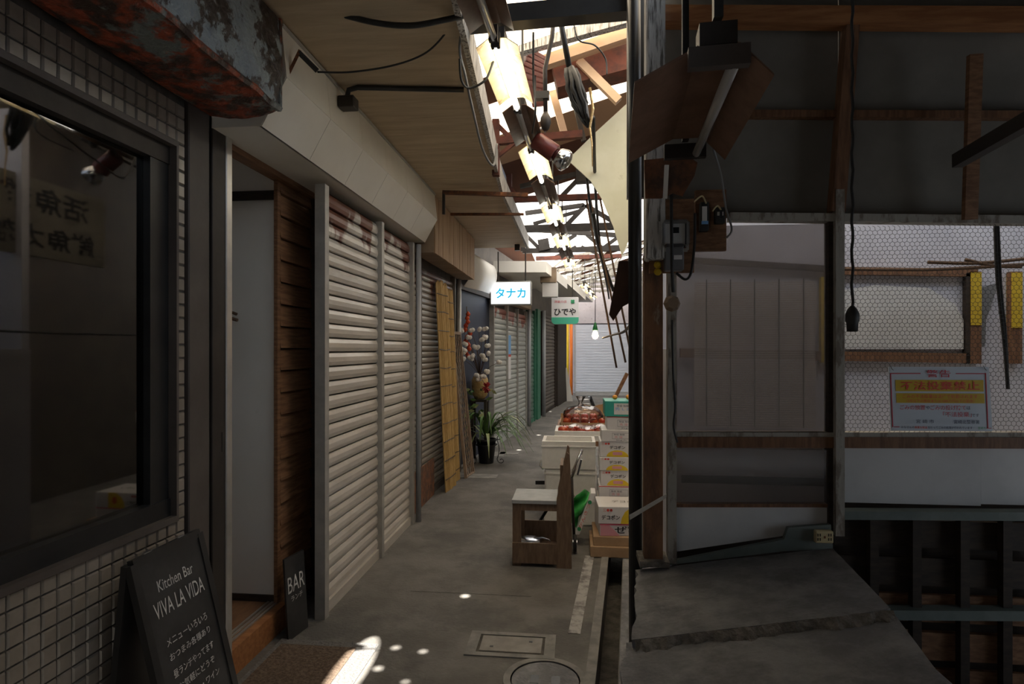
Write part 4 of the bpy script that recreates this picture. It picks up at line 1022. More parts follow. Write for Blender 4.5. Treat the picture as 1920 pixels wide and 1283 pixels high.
# back stack
SYF = 4.35
def bx(x): return PY(x, 800, SYF).x
def bz(y): return PY(1120, y, SYF).z
xs1 = bx(1127) + .27
lv = [936, 911, 882, 857, 828, 806, 781, 752]
labs = ['white carton with a printed form, lowest visible in the back stack', 'white and yellow citrus carton, lowest of the three alike', 'white and yellow citrus carton, middle of the three alike', 'white and yellow citrus carton, top of the three alike',
        'white carton with blue and pink form above the citrus cartons', 'pink edged white carton just under the teal one', 'teal carton with white form on top of the stack']
sty = ['form', 'deko', 'deko', 'deko', 'form', 'form', 'form']; xo = [1123, 1126, 1124, 1125, 1128, 1138, 1134]
carton('grey white carton at the bottom of the back stack', bx(1122), xs1, SYF, SYF + .28, 0, bz(936) - .001, styro, None)
for i in range(7):
    t_, fc, r_, wd, h = carton(labs[i], bx(xo[i]), bx(xo[i]) + .265, SYF + (i % 2) * .008, SYF + .28, bz(lv[i]), bz(lv[i + 1]) - .001, teal if i == 6 else carton_white, sty[i] if i != 6 else None)
    if i == 6:
        plate(t_, fc + r_ * .03, r_, UP, wd * .72, h * .72, carton_white, 'form_field', .001)
        text_fit(t_, '等級 階級 個数', fc + r_ * .02 + UP * h * .2, r_, UP, wd * .5, h * .15, navy_ink, lift=.002); text_fit(t_, '秀 L 24', fc + r_ * .0, r_, UP, wd * .45, h * .2, blue_ink, lift=.002)
    if i in (0, 5): plate(t_, fc + UP * h * .47, r_, UP, wd, h * .06, red_ink, 'red_edge', .001)
# things on top of the teal box
for (dx, s_) in ((.06, .02), (.16, .022), (.2, .02)):
    c = V((bx(1134) + dx + .02, SYF + .1, bz(752) + s_)); q = MB().ball(c, s_, 10, (1, 1, .9))
    o = q.build('orange', mat('orange_peel%d' % int(dx * 100), (.8, .32, .04), None, 5, .4), smooth=True, label=['small orange at the near corner of the teal carton', 'orange in the middle of the teal carton top', 'orange at the far side of the teal carton top'][[.06, .16, .2].index(dx)], cat='fruit', group='oranges on the teal carton')
# front stack
YF = 3.95
f0 = PZ(1107, 1046); fx = f0.x; tz = PY(1110, 1008, f0.y).z
tr = thing('cardboard_tray', (fx + .2, f0.y + .15, 0), 'flattened brown cardboard tray under the pink carton', 'tray')
B(fx, fx + .5, f0.y, f0.y + .36, .004, tz * .55).build('lower_box', cardboard, tr, bevel=.003); B(fx + .02, fx + .5, f0.y + .02, f0.y + .36, tz * .55, tz).build('upper_box', cardboard, tr, bevel=.003)
yf = f0.y + .05; zt = PY(1120, 981, yf).z; xk = PY(1121, 1000, yf).x
t_, fc, r_, wd, h = carton('pink and white carton with brush lettering on the cardboard tray', xk, xk + .4, yf, yf + .3, tz + .002, zt, carton_white, None, .08)
plate(t_, fc - r_ * wd * .34, r_, UP, wd * .3, h * .98, pink_ink, 'pink_print', .001, [(-.5, -.5), (.6, -.5), (.2, .1), (-.1, .5), (-.5, .5)])
text_fit(t_, 'ぜひ', fc - r_ * wd * .05, r_, UP, wd * .4, h * .6, black_ink, lift=.002, bold=.02); plate(t_, fc + UP * h * .44, r_, UP, wd, h * .12, pinkred, 'red_edge', .0012)
z2 = PY(1120, 957, yf).z
t_, fc, r_, wd, h = carton('large white and yellow citrus carton on the pink carton', xk - .005, xk + .39, yf - .01, yf + .27, zt + .002, z2 + .03, carton_white, None, .05)
half = [(.5, -.5)] + [(.5 - math.sin(k * math.pi / 12) * 1.0, -.5 + (1 - math.cos(k * math.pi / 12)) * 1.0 * .9) for k in range(7)] + [(.5, .5)]
plate(t_, fc + r_ * wd * .06, r_, UP, wd * .36, h * .98, yellow_ink, 'yellow_print', .001, [(.5, -.5), (.5, .5), (0, .5), (-.3, .2), (-.45, -.15), (-.5, -.5)])
text_fit(t_, 'デコポン', fc - r_ * wd * .29 - UP * h * .12, r_, UP, wd * .31, h * .28, black_ink, lift=.003, bold=.02); text_fit(t_, '三●●', fc - r_ * wd * .34 + UP * h * .3, r_, UP, wd * .16, h * .16, red_ink, lift=.002)
plate(t_, fc + r_ * wd * .1, r_, UP, wd * .1, h * .5, red_ink, 'red_print', .002, [(math.cos(k * .524) * .5, math.sin(k * .524) * .5) for k in range(12)])
tc = V((fc.x, fc.y, zt + h + .002)) + V((0, .13, .0)); text_fit(t_, 'デコポン', tc, r_, (0, 1, 0), wd * .5, .06, black_ink, lift=.004)
# leaning white box with green bag
wbx = thing('leaning_box', PZ(1085, 1005), 'slim white printed box leaning beside the wooden chair', 'box')
b0 = PY(1077, 1003, 4.2); b1 = PY(1108, 925, 4.24); dz = (b1 - b0); sd = V((.0, .10, 0))
MB().prism([b0, b0 + V((.035, 0, .0)), b1 + V((.035, 0, 0)), b1], V((0, .16, 0))).build('body', carton_white, wbx, bevel=.003)
text_fit(wbx, 'かんきつ', lerp(b0, b1, .45) + V((.0175, -.001, 0)), dz, V((-dz.z, 0, dz.x)),   .18, .022, red_ink, lift=.002)
for u in (.14, .78): plate(wbx, lerp(b0, b1, u) + V((.0175, 0, 0)), dz, V((-dz.z, 0, dz.x)), .03, .03, green_ink, 'leaf_print', .0015, [(math.cos(k * .8) * .5, math.sin(k * .8) * .5) for k in range(8)])
gbg = rough_sheet(12, 7, lambda u, v: (lerp(b0, b1, .12 + .85 * u) + V((-.004 - v * (.03 + .085 * math.sin(math.pi * (.25 + .7 * u))), .05 + .05 * math.sin(v * 5 + u * 7), .02 * v + .012 * math.sin(u * 11 + v * 4))), (.4, -.8, .3)), .012, 11)
o = gbg.build('plastic_bag', green_plastic, smooth=True, label='crumpled green plastic bag behind the leaning white box', cat='bag')
md = o.modifiers.new('thick', 'SOLIDIFY'); md.thickness = .012
# polystyrene boxes
def foam(label, x0, x1, y0, y1, z0, z1, open_top=False):
    t_ = thing('foam_box', ((x0 + x1) / 2, (y0 + y1) / 2, z0), label, 'foam box', 'polystyrene boxes of the fruit stand')
    q = MB()
    if open_top:
        th = .025; q.box(x0, x1, y0, y1, z0, z0 + .03)
        q.box(x0, x1, y0, y0 + th, z0 + .03, z1); q.box(x0, x1, y1 - th, y1, z0 + .03, z1); q.box(x0, x0 + th, y0 + th, y1 - th, z0 + .03, z1); q.box(x1 - th, x1, y0 + th, y1 - th, z0 + .03, z1)
        q.build('body', styro, t_)
    else: q.box(x0, x1, y0, y1, z0, z1); q.build('body', styro, t_, bevel=.012)
    B(x0 - .006, x1 + .006, y0 - .006, y0 + .006, z1 - .045, z1 - .035).build('rim', styro, t_)
    return t_
py0 = PZ(1060, 986).y
def zz(y): return PY(1060, y, py0).z
fxa, fxb = PY(1020, 900, py0).x, PY(1119, 900, py0).x
foam('white polystyrene box on the floor behind the chair, lowest of its stack', fxa, fxb, py0, py0 + .3, .0, zz(932) - .001)
foam('white polystyrene box behind the chair, middle of its stack', fxa + .005, fxb, py0, py0 + .3, zz(932), zz(879) - .001)
foam('open white polystyrene box behind the chair, topmost of its stack', fxa - .015, fxb - .01, py0 - .01, py0 + .3, zz(879), zz(828), True)
q = MB(); q.tube([PY(1014, 862, py0), PY(1012, 873, py0), PY(1018, 880, py0)], .005, 6); q.build('strap_clip', alu_dull, label='thin pale strap on the side of the foam boxes', cat='strap', smooth=True)
MB().bar(PY(1004, 905, py0 + .1), PY(1022, 905, py0 + .1), .015, .03).build('trolley_foot', black_metal, label='black trolley foot sticking out beside the foam boxes', cat='trolley foot')
# fruit tables behind
ty = py0 + .45; tzv = PY(1080, 828, ty).z
ft = thing('fruit_table', (.1, ty + .4, 0), 'low table behind the foam boxes carrying apples', 'table')
B(-.18, .42, ty, ty + 1.6, tzv - .04, tzv).build('top', brown_wood, ft)
for sx in (-.14, .38):
    for sy in (.05, 1.55): MB().bar((sx, ty + sy, 0), (sx, ty + sy, tzv - .04), .04).build('leg', brown_wood, ft)
foam('shallow white polystyrene tray of apples on the fruit table', -.17, .3, ty + .02, ty + .4, tzv + .001, tzv + .085, True)
n_ap = 0
def apple(c, r, lb, grp):
    t_ = thing('apple', c - V((0, 0, r)), lb, 'apple', grp)
    MB().lathe([(.25 * r, -.9 * r), (.7 * r, -.7 * r), (r, -.05 * r), (.9 * r, .5 * r), (.45 * r, .85 * r), (.05 * r, .72 * r)], c, 12).build('fruit', apple_m, t_, smooth=True)
    MB().tube([c + V((0, 0, .7 * r)), c + V((.1 * r, 0, 1.15 * r))], .08 * r, 5).build('stalk', stem_m, t_)
apple(V((-.10, ty + .12, tzv + .075)), .048, 'big red apple at the open corner of the foam tray', 'apples on the fruit stand')
for i, (ax, ay, az) in enumerate([(-.02, .1, .06), (.06, .11, .055), (.14, .1, .055), (.22, .12, .055), (.02, .22, .06), (.12, .24, .06), (.21, .25, .06), (-.08, .27, .06)]):
    apple(V((ax, ty + ay + .0, tzv + az + .01)), .038, 'smaller red apple packed in the foam tray', 'apples packed in the foam tray')
q = rough_sheet(10, 6, lambda u, v: ((lerp(-.05, .27, u), lerp(ty + .05, ty + .37, v), tzv + .105 + .012 * math.sin(9 * u) * math.cos(7 * v)), (0, 0, 1)), .006, 9)
q.build('film_wrap', clear_bag, smooth=True, label='clear wrap lying over the apples in the foam tray', cat='wrap')
cbx = thing('cardboard_box', (.15, ty + .75, tzv), 'open brown cardboard box of bagged apples on the fruit table', 'box')
x0, x1, y0, y1, z0, z1 = -.14, .36, ty + .5, ty + .95, tzv + .001, tzv + .10
B(x0, x1, y0, y0 + .008, z0, z1).build('side', cardboard, cbx); B(x0, x0 + .008, y0, y1, z0, z1).build('side', cardboard, cbx); B(x1 - .008, x1, y0, y1, z0, z1).build('side', cardboard, cbx); B(x0, x1, y1 - .008, y1, z0, z1 + .04).build('side', cardboard, cbx); B(x0, x1, y0, y1, z0, z0 + .008).build('bottom', cardboard, cbx)
for i in range(9):
    apple(V((-.07 + .085 * (i % 5), ty + .6 + .1 * (i // 5), tzv + .10 + .03 * (i // 5))), .042, 'bagged red apple heaped in the cardboard box', 'bagged apples in the cardboard box')
bgm = MB(); bc = V((.08, ty + .66, tzv + .16)); bgm.ball(bc, .17, 16, (1.15, .8, .55))
for v in bgm.v: v += V((RND.uniform(-.012, .012), RND.uniform(-.012, .012), RND.uniform(-.012, .012)))
bgm.lathe([(.03, 0), (.015, .03), (.05, .09)], bc + V((-.02, 0, .09)), 9); bgm.build('fruit_bag', clear_bag, smooth=True, label='knotted clear bag over the apples in the cardboard box', cat='bag')
# big cardboard flap and box further back
bxk = thing('cardboard_box', (.25, ty + 1.3, tzv), 'large open cardboard carton with raised flap at the back of the table', 'box')
p = [PY(1077, 795, ty + 1.15), PY(1136, 795, ty + 1.15), PY(1136, 757, ty + 1.15), PY(1120, 760, ty + 1.15), PY(1077, 776, ty + 1.15)]
MB().prism(p, (0, .008, 0)).build('flap', cardboard, bxk); a = PY(1108, 802, ty + 1.0); b = PY(1136, 780, ty + 1.0)
B(a.x, b.x + .1, ty + 1.0, ty + 1.2, tzv, b.z).build('body', cardboard, bxk, bevel=.003)
B(p[0].x, p[1].x + .1, ty + 1.16, ty + 1.5, tzv, p[4].z).build('body', cardboard, bxk)

# ---- wooden chair with kettle, trolley
c0, c1 = PZ(975, 1062), PZ(1060, 1066)
CY = c0.y; xl_, xr_ = PY(961, 1060, CY).x, PY(1072, 1060, CY).x; sz = PY(1000, 945, CY).z; sz2 = PY(1000, 928, CY).z
chr_ = thing('wooden_chair', ((xl_ + xr_) / 2, CY + .15, 0), 'small homemade wooden chair with a tall tapered side plank', 'chair')
wood_c = mat('chair_wood', (.15, .095, .06), (.22, .145, .095), 9, .7, stretch=(6, 6, 1), bump=.1)
px_ = PY(1044, 1000, CY).x
B(xl_ - .005, px_, CY - .01, CY + .30, sz, sz + .025).build('seat', mat('grey_seat', (.36, .38, .39), (.43, .45, .46), 9, .6), chr_, bevel=.003)
for yy_ in (CY, CY + .26): B(xl_, xl_ + .055, yy_, yy_ + .03, 0, sz).build('leg', wood_c, chr_)
for yy_ in (CY - .012, CY + .27):
    q = MB(); tp0 = PY(1058, 930, CY)
    poly = [(px_ - .002, yy_, 0), (xr_, yy_, 0), (xr_ - .005, yy_, sz + .05), (PY(1067, 850, CY).x, yy_, PY(1067, 852, CY).z), (PY(1063, 848, CY).x, yy_, PY(1063, 848, CY).z), (px_, yy_, sz + .04)]
    q.prism(poly, (0, .026, 0)); q.build('back_post', wood_c, chr_)
B(xl_ + .03, px_, CY + .002, CY + .022, sz - .045, sz).build('apron', wood_c, chr_)
B(xl_, px_, CY - .012, CY, PY(1000, 1056, CY).z, PY(1000, 1018, CY).z).build('shelf_board', wood_c, chr_)
B(xl_, px_, CY + .28, CY + .29, PY(1000, 1050, CY).z, PY(1000, 1000, CY).z).build('shelf_board', wood_c, chr_)
B(xl_ + .01, px_, CY, CY + .28, .06, .075).build('shelf', wood_c, chr_)
B(PY(1050, 1000, CY).x, PY(1050, 1000, CY).x + .02, CY + .014, CY + .27, sz + .15, sz + .25).build('back_rail', wood_c, chr_)
kt = thing('pot_lid', (PY(992, 1018, CY + .1).x, CY + .12, .076), 'shiny steel pot with handle on the shelf of the wooden chair', 'pot')
kc = V(kt.location); kh = PY(992, 1008, CY + .12).z - .076
MB().lathe([(.07, 0), (.08, .01), (.08, kh * .75), (.07, kh * .9), (.03, kh), (.0, kh)], kc, 16).build('body', steel_lid, kt, smooth=True)
MB().tube([kc + V((.03, 0, kh * .98)), kc + V((.09, 0, kh * 1.0)), kc + V((.13, 0, kh * .85)), kc + V((.14, 0, kh * .7))], .006, 6).build('handle', steel_lid, kt, smooth=True)
tro = thing('hand_trolley', (PY(1080, 1030, CY + .35).x, CY + .35, 0), 'folding hand trolley with chrome handle behind the wooden chair', 'trolley')
h0, h1 = PY(1072, 895, CY + .36), PY(1090, 850, CY + .36)
MB().tube([h0, h1, h1 + V((.005, .12, 0)), h0 + V((.005, .12, 0))], .011, 8).build('handle', chrome, tro, smooth=True)
MB().bar(PY(1083, 890, CY + .4), PY(1090, 862, CY + .4), .03, .012).build('grip', chrome, tro)
MB().tube([PY(1000, 997, CY + .34), PY(1045, 925, CY + .36), PY(1072, 895, CY + .36)], .011, 8).build('frame_tube', black_metal, tro, smooth=True)
MB().tube([PY(1072, 895, CY + .36), PY(1074, 960, CY + .36), PY(1078, 1030, CY + .36)], .01, 8).build('frame_tube', dark_metal, tro, smooth=True)
wc_ = PY(1078, 1016, CY + .3); wc_.z = .062
MB().lathe([(.02, -.012), (.055, -.012), (.06, 0), (.055, .012), (.02, .012)], wc_, 16, (1, 0, 0)).build('wheel', rubber, tro, smooth=True)
MB().lathe([(.005, -.014), (.03, -.014), (.03, .014), (.005, .014)], wc_, 12, (1, 0, 0)).build('hub', chrome, tro)

# ---- floor covers and mat
pA_, pB_ = PZ(872, 1233), PZ(1040, 1190)
hx0, hx1, hy0, hy1 = PZ(868, 1233).x, PZ(1040, 1233).x, PZ(950, 1234).y, PZ(950, 1188).y
hc = thing('floor_hatch', ((hx0 + hx1) / 2, (hy0 + hy1) / 2, 0), 'rectangular steel hatch set in a concrete collar in the floor', 'hatch')
q = MB(); a = .05
q.box(hx0, hx1, hy0, hy0 + .03, 0, .006); q.box(hx0, hx1, hy1 - .03, hy1, 0, .006); q.box(hx0, hx0 + a, hy0 + .03, hy1 - .03, 0, .006); q.box(hx1 - a, hx1, hy0 + .03, hy1 - .03, 0, .006)
q.build('collar', concrete_patch, hc); B(hx0 + a, hx1 - a, hy0 + .03, hy1 - .03, .0, .002).build('gap', dirt, hc)
B(hx0 + a + .012, hx1 - a - .012, hy0 + .045, hy1 - .04, .001, .006).build('plate', mat('hatch_steel', (.2, .18, .16), (.27, .25, .22), 8, .6, .2), hc, bevel=.002)
for dx, dy in ((.06, .03), (-.06, -.03)): B((hx0 + hx1) / 2 - dx * 1.5 - .008, (hx0 + hx1) / 2 - dx * 1.5 + .008, (hy0 + hy1) / 2 - dy - .006, (hy0 + hy1) / 2 - dy + .006, .006, .0075).build('lift_hole', black_metal, hc)
mc = PZ(1022, 1276); mc.z = 0
mh = thing('manhole_cover', mc, 'round concrete manhole cover with two lifting slots', 'manhole')
MB().lathe([(.148, 0), (.148, .005), (.178, .005), (.18, 0)], mc, 32).build('ring', concrete_patch, mh)
MB().lathe([(.0, .002), (.14, .002), (.143, .0)], mc, 32).build('lid', concrete_old, mh)
for dx in (-.045, .045): B(mc.x + dx - .018, mc.x + dx + .018, mc.y - .03, mc.y + .03, .002, .0035).build('slot', black_metal, mh)
m0, m1 = PZ(520, 1225), PZ(700, 1205)
mx0, mx1, my0, my1 = -1.40, PZ(712, 1210).x, 2.02, PZ(600, 1205).y
dm = thing('door_mat', ((mx0 + mx1) / 2, (my0 + my1) / 2, 0), 'brown coir doormat with grey border in front of the doorway', 'mat')
B(mx0, mx1, my0, my1, 0, .01).build('border', mat_grey, dm, bevel=.003); B(mx0 + .03, mx1 - .09, my0 + .05, my1 - .06, .01, .018).build('pile', mat_fibre, dm, bevel=.003)

# ---- chalkboard A-frame
ca = thing('chalkboard_sign', (-1.27, 1.82, 0), 'black A-frame chalkboard lettered for a kitchen bar by the tiles', 'sign')
zT = .74
tl_, tr_ = PX(265, 1066, -1.34), PX(352, 1012, -1.34)
tl_ = V((-1.345, 1.655, zT)); tr_ = V((-1.345, 1.975, zT)); bl_ = V((-1.16, 1.655, 0)); br_ = V((-1.16, 1.975, 0))
nf = (br_ - bl_).cross(tl_ - bl_).normalized()
fw = .028
for a, b in ((tl_, tr_), (bl_ + (tl_ - bl_) * .04, br_ + (tr_ - br_) * .04)): MB().bar(a, b, fw, .02, up=nf).build('frame_bar', black_metal, ca)
for a, b in ((tl_, bl_), (tr_, br_)): MB().bar(a, b, fw, .022, up=nf).build('frame_bar', black_metal, ca)
cab = MB().prism([bl_, br_, tr_, tl_], nf * .006).build('blackboard', chalk_black, ca)
for a, b in ((tl_ + V((-.01, 0, 0)), V((-1.43, 1.655, 0))), (tr_ + V((-.01, 0, 0)), V((-1.43, 1.975, 0)))): MB().bar(a, b, .03, .02, up=(1, 0, 0)).build('rear_leg', black_metal, ca)
MB().prism([V((-1.425, 1.66, 0)), V((-1.425, 1.97, 0)), tr_ + V((-.02, 0, -.02)), tl_ + V((-.02, 0, -.02))], (.005, 0, 0)).build('rear_board', black_metal, ca)
for u in (.25, .75):
    p = lerp(tl_, tr_, u); MB().tube([p + V((-.01, -.015, .01)), p + V((-.01, .015, .01))], .006, 8).build('hinge', chrome, ca)
rt = (tr_ - tl_).normalized(); upv = (tl_ - bl_).normalized()
def bpos(u, v): return lerp(lerp(tl_, tr_, u), lerp(bl_, br_, u), v)
for body, v, wd, hg in (('Kitchen Bar', .13, .17, .035), ('VIVA LA VIDA', .22, .24, .05), ('メニューいろいろ', .36, .2, .024), ('おつまみ各種あり', .42, .2, .024), ('昼ランチやってます', .49, .2, .024), ('お気軽にどうぞ', .55, .18, .024), ('生ビール・ワイン', .61, .2, .024)):
    text_fit(cab, body, bpos(.5, v) + nf * .007, rt, upv, wd, hg, chalk, lift=.001)

# ================================================================== RIGHT PARTITION (plane YW)
YW = 2.25
def W(x, y, dy=0.0): return PY(x, y, YW + dy)
def wbar(name, a, b, wd, dp, m, parent, dy=0.0):
    pa, pb = W(*a), W(*b); o = (V((0, dy, 0)))
    return MB().bar(pa + o, pb + o, dp, wd, up=(0, 0, 1) if abs(pb.x - pa.x) > abs(pb.z - pa.z) else (1, 0, 0)).build(name, m, parent)
pz = lambda px: px * YW / F                       # pixels -> metres on the partition
wr = thing('wall_partition', W(1550, 1000), 'old stall partition of boards, rails and studs behind the concrete counter', 'partition'); wr['kind'] = 'structure'
# upper grey boards
def wpanel(name, x0, x1, y0, y1, m, parent, dy=0.0, th=.012):
    a, b = W(x0, y1), W(x1, y0); return B(a.x, b.x, YW + dy, YW + dy + th, a.z, b.z).build(name, m, parent)
wpanel('board', 1240, 1578, -60, 408, grey_board, wr, .03); wpanel('board', 1580, 2250, -60, 412, grey_board, wr, .03)
wbar('rail', (1240, 38), (2250, 45), .06, .06, orange_wood, wr, -.02)
wbar('rail', (1240, 212), (2250, 216), .026, .03, frame_wood, wr, .012)
wbar('rail', (1366, 408), (2250, 418), .028, .05, pale_wood, wr, .0)
wbar('stud', (1592, 50), (1565, 400), .045, .05, frame_wood, wr, -.01)
wbar('stud', (1567, 360), (1567, 1000), .030, .05, pale_wood, wr, -.012); wbar('stud', (1556, 405), (1556, 1000), .02, .04, dark_wood, wr, .005)
wbar('rail', (1268, 828), (2250, 830), .04, .04, frame_wood, wr, .0); wbar('rail', (1268, 815), (2250, 816), .02, .045, pale_wood, wr, .005)
wpanel('pale_board', 1268, 1556, 840, 946, pale_board, wr, .03); wpanel('pale_board', 1580, 1850, 842, 946, pale_board, wr, .03); wpanel('pale_board', 1851, 2250, 842, 950, pale_board, wr, .032)
wpanel('batten', 1280, 1555, 900, 908, greyblue_paint, wr, .022, .006)
q = MB(); q.prism([W(1266, 950), W(1558, 947), W(1558, 1000), W(1470, 1005), W(1266, 1035)], (0, .012, 0)); q.build('pale_board', pale_board, wr)
wbar('rail', (1562, 962), (2250, 966), .03, .05, greyblue_paint, wr, -.01); wbar('rail', (1268, 948), (1556, 948), .012, .03, frame_wood, wr, .01)
# dark lower boards right
zt_, zb_ = W(1700, 975).z, -.02
k = 0; z = 0.0
xa, xb = W(1572, 1000).x, W(2250, 1000).x
while z < zt_ - .05:
    B(xa, xb, YW + .03 + .006 * (k % 2), YW + .05, z, min(zt_, z + .10)).build('lower_board', dark_wood if z > .42 else brown_wood, wr); z += .135; k += 1
for x in (1640, 1720, 1810, 1890, 1990): wbar('lower_stud', (x, 975), (x, 1330), .03, .03, dark_wood, wr, .015)
wbar('lower_rail', (1570, 1148), (2250, 1152), .035, .05, greyblue_paint, wr, .0)
B(W(1268, 900).x, xb, YW + .10, YW + .13, -.02, W(1700, 840).z).build('backing', dark_wood, wr)
B(xb, 3.4, YW, YW + .1, 0, 2.8).build('wall_partition_end', grey_board, label='grey wall closing the stall beyond the frame', kind='structure')
# loose wooden upright with its shadow, angled bar fixture
q = MB(); q.bar(PY(1828, 103, YW - .10), PY(1818, 412, YW - .06), .042, .02, up=(0, 1, 0)); q.build('loose_upright', brown_wood, label='loose wooden upright standing off the grey board wall', cat='timber')
q = MB(); q.bar(PY(1795, 302, 1.9), PY(1990, 190, 1.5), .03, .04); q.build('light_batten', dark_metal, label='dark slanting light batten at the frame edge', cat='batten')
# chicken wire
wm = MB(); cw = .0168; ch_ = cw * .92; x0w, x1w = W(1580, 420).x, W(2010, 420).x; z0w, z1w = W(1700, 812).z, W(1700, 420).z
Yc = YW - .004; s3 = cw / math.sqrt(3)
ncol = int((x1w - x0w) / cw); nrow = int((z1w - z0w) / (1.5 * s3))
def seg(a, b):
    a, b = V(a), V(b); d = (b - a).normalized(); s_ = V((-d.z, 0, d.x)) * .0007
    f = V((0, -.0007, 0)); wm.add([a - s_, a + s_, a + f, b - s_, b + s_, b + f], [(0, 1, 4, 3), (1, 2, 5, 4), (2, 0, 3, 5)])
jr = random.Random(5); cache = {}
def jit(i, j, k):
    if (i, j, k) not in cache: cache[(i, j, k)] = (jr.uniform(-.001, .001), jr.uniform(-.001, .001))
    return cache[(i, j, k)]
for j in range(nrow):
    zc = z0w + j * 1.5 * s3 + s3
    for i in range(ncol):
        xc = x0w + (i + (.5 if j % 2 else 0)) * cw
        def pt_(dx, dz):
            key = (round((xc + dx - x0w) / cw * 2), round((zc + dz - z0w) / s3 * 2), 0); jx, jz = jit(*key); return (xc + dx + jx, Yc, zc + dz + jz)
        t0, rt_, rb_, b0_ = pt_(0, s3), pt_(cw / 2, s3 / 2), pt_(cw / 2, -s3 / 2), pt_(0, -s3)
        seg(t0, rt_); seg(rt_, rb_); seg(rb_, b0_)
wm.build('wire_mesh', wire_m, label='rusty hexagonal chicken wire behind the warning sign', cat='wire mesh', kind='stuff')
# milky plastic sheet over left opening
ps = wpanel('plastic_sheet', 1266, 1553, 418, 812, plastic_sheet, None, .012, .002)
props(ps, 'milky plastic sheet stretched over the stall opening beside the meter', 'plastic sheet')
o = B(W(1268, 840).x, W(1553, 840).x, YW - .004, YW - .002, W(1300, 945).z, W(1300, 840).z).build('plastic_sheet', clear_bag, label='wrinkled plastic film over the lower pale board', cat='plastic sheet')
# room behind the mesh: back wall, blind, window, lit from its own skylight
BY = 3.3
bw = B(.42, 3.4, BY, BY + .05, 0, 2.9).build('wall_back_room', back_white, label='whitish wall of the lit room behind the chicken wire', kind='structure')
B(.36, .40, YW + .1, BY, 0, 1.4).build('wall_back_room_side', back_white, label='low side wall of the room behind the plastic sheet', kind='structure')
def Bk(x, y): return PY(x, y, BY - .02)
def bbar(a, b, wd, dp, m, nm, parent): return MB().bar(Bk(*a), Bk(*b), dp, wd, up=(0, 0, 1) if abs(a[0] - b[0]) > abs(a[1] - b[1]) else (1, 0, 0)).build(nm, m, parent)
bw_ = thing('window_2', Bk(1700, 680), 'brown framed inner window with yellow painted stiles behind the wire', 'window'); bw_['kind'] = 'structure'
bbar((1275, 662), (1560, 668), .05, .03, frame_wood, 'rail', bw_); bbar((1570, 668), (1815, 672), .05, .03, frame_wood, 'rail', bw_)
bbar((1565, 508), (1830, 512), .04, .03, frame_wood, 'rail', bw_); bbar((1290, 488), (1565, 505), .03, .03, dark_wood, 'rail', bw_)
bbar((1826, 510), (1826, 682), .055, .03, frame_wood, 'stile', bw_); bbar((1826, 512), (1826, 610), .05, .04, yellow_paint, 'stile', bw_)
bbar((1902, 510), (1902, 682), .055, .03, frame_wood, 'stile', bw_); bbar((1902, 512), (1902, 615), .05, .04, yellow_paint, 'stile', bw_)
bbar((1812, 512), (1812, 682), .02, .03, dark_wood, 'stile', bw_); bbar((1545, 520), (1545, 680), .04, .03, yellow_paint, 'stile', bw_)
q = MB(); q.prism([Bk(1575, 545), Bk(1640, 535), Bk(1740, 540), Bk(1790, 570), Bk(1806, 600), Bk(1806, 655), Bk(1575, 655)], (0, -.003, 0)); q.build('broken_pane', pale_board, bw_)
q = MB(); q.prism([Bk(1838, 540), Bk(1870, 530), Bk(1862, 560), Bk(1848, 600), Bk(1846, 650), Bk(1838, 650)], (0, -.004, 0)); q.build('dark_tear', meter_grey, bw_)
bn = thing('bamboo_blind', Bk(1400, 660), 'thin slatted blind hanging behind the milky plastic sheet', 'blind')
zb0, zb1 = Bk(1400, 800).z, Bk(1400, 525).z; xb0, xb1 = Bk(1300, 600).x, Bk(1525, 600).x
q = MB(); nz_ = int((zb1 - zb0) / .012)
for i in range(nz_): q.box(xb0, xb1, BY - .05, BY - .044, zb0 + i * .012, zb0 + i * .012 + .008)
q.build('slat_field', blind_m, bn, kind='stuff')
for u in (.1, .3, .5, .7, .9): x = lerp(xb0, xb1, u); MB().tube([(x, BY - .055, zb0), (x, BY - .055, zb1)], .003, 5).build('cord', rubber, bn)
# sticks lying on the inner rail and hanging strips
for i, (a, b, lb) in enumerate((((1740, 492), (1925, 485), 'thin dark stick lying across the inner rail'), ((1580, 505), (1920, 496), 'long bent cane lying along the inner rail'), ((1810, 487), (1915, 500), 'short dark cane crossing the others'))):
    cable([PY(*a, 3.1), PY((a[0] + b[0]) / 2, (a[1] + b[1]) / 2 + 5, 3.1), PY(*b, 3.1)], .009, stem_m, lb, 'cane', 'stick')
for (pts, lb) in (([(1866, 412), (1870, 520), (1883, 640), (1890, 730)], 'long black strip hanging behind the wire'), ([(1870, 412), (1876, 540), (1884, 620), (1888, 690)], 'second black strip hanging behind the wire')):
    cable([PY(x, y, YW + .035) for x, y in pts], .006, rubber, lb, 'hanging_strip', 'strip')
# warning sign
sg = thing('warning_sign', W(1763, 808), 'white warning notice with yellow bands and red writing tied to wire', 'sign')
c4 = [W(1666, 688, -.012), W(1854, 688, -.012), W(1861, 809, -.012), W(1671, 808, -.012)]
sg = MB().prism([c4[3], c4[2], c4[1], c4[0]], (0, .004, 0)).build('board', sign_white, sg)
def S(u, v): return lerp(lerp(c4[0], c4[1], u), lerp(c4[3], c4[2], u), v)
U0, V0, UW, VH = 210., 148., 1500., 960.
def SZu(x, y): return S((x - U0 - (y - V0) * .035) / UW, (y - V0) / VH)
rs = (c4[1] - c4[0]).normalized(); us = (c4[0] - c4[3]).normalized(); px1 = (c4[1] - c4[0]).length / UW; py1 = (c4[0] - c4[3]).length / VH
def stext(body, x0, x1, y0, y1, m, bold=.01): text_fit(sg, body, SZu((x0 + x1) / 2, (y0 + y1) / 2), rs, us, (x1 - x0) * px1, (y1 - y0) * py1, m, lift=.003, bold=bold)
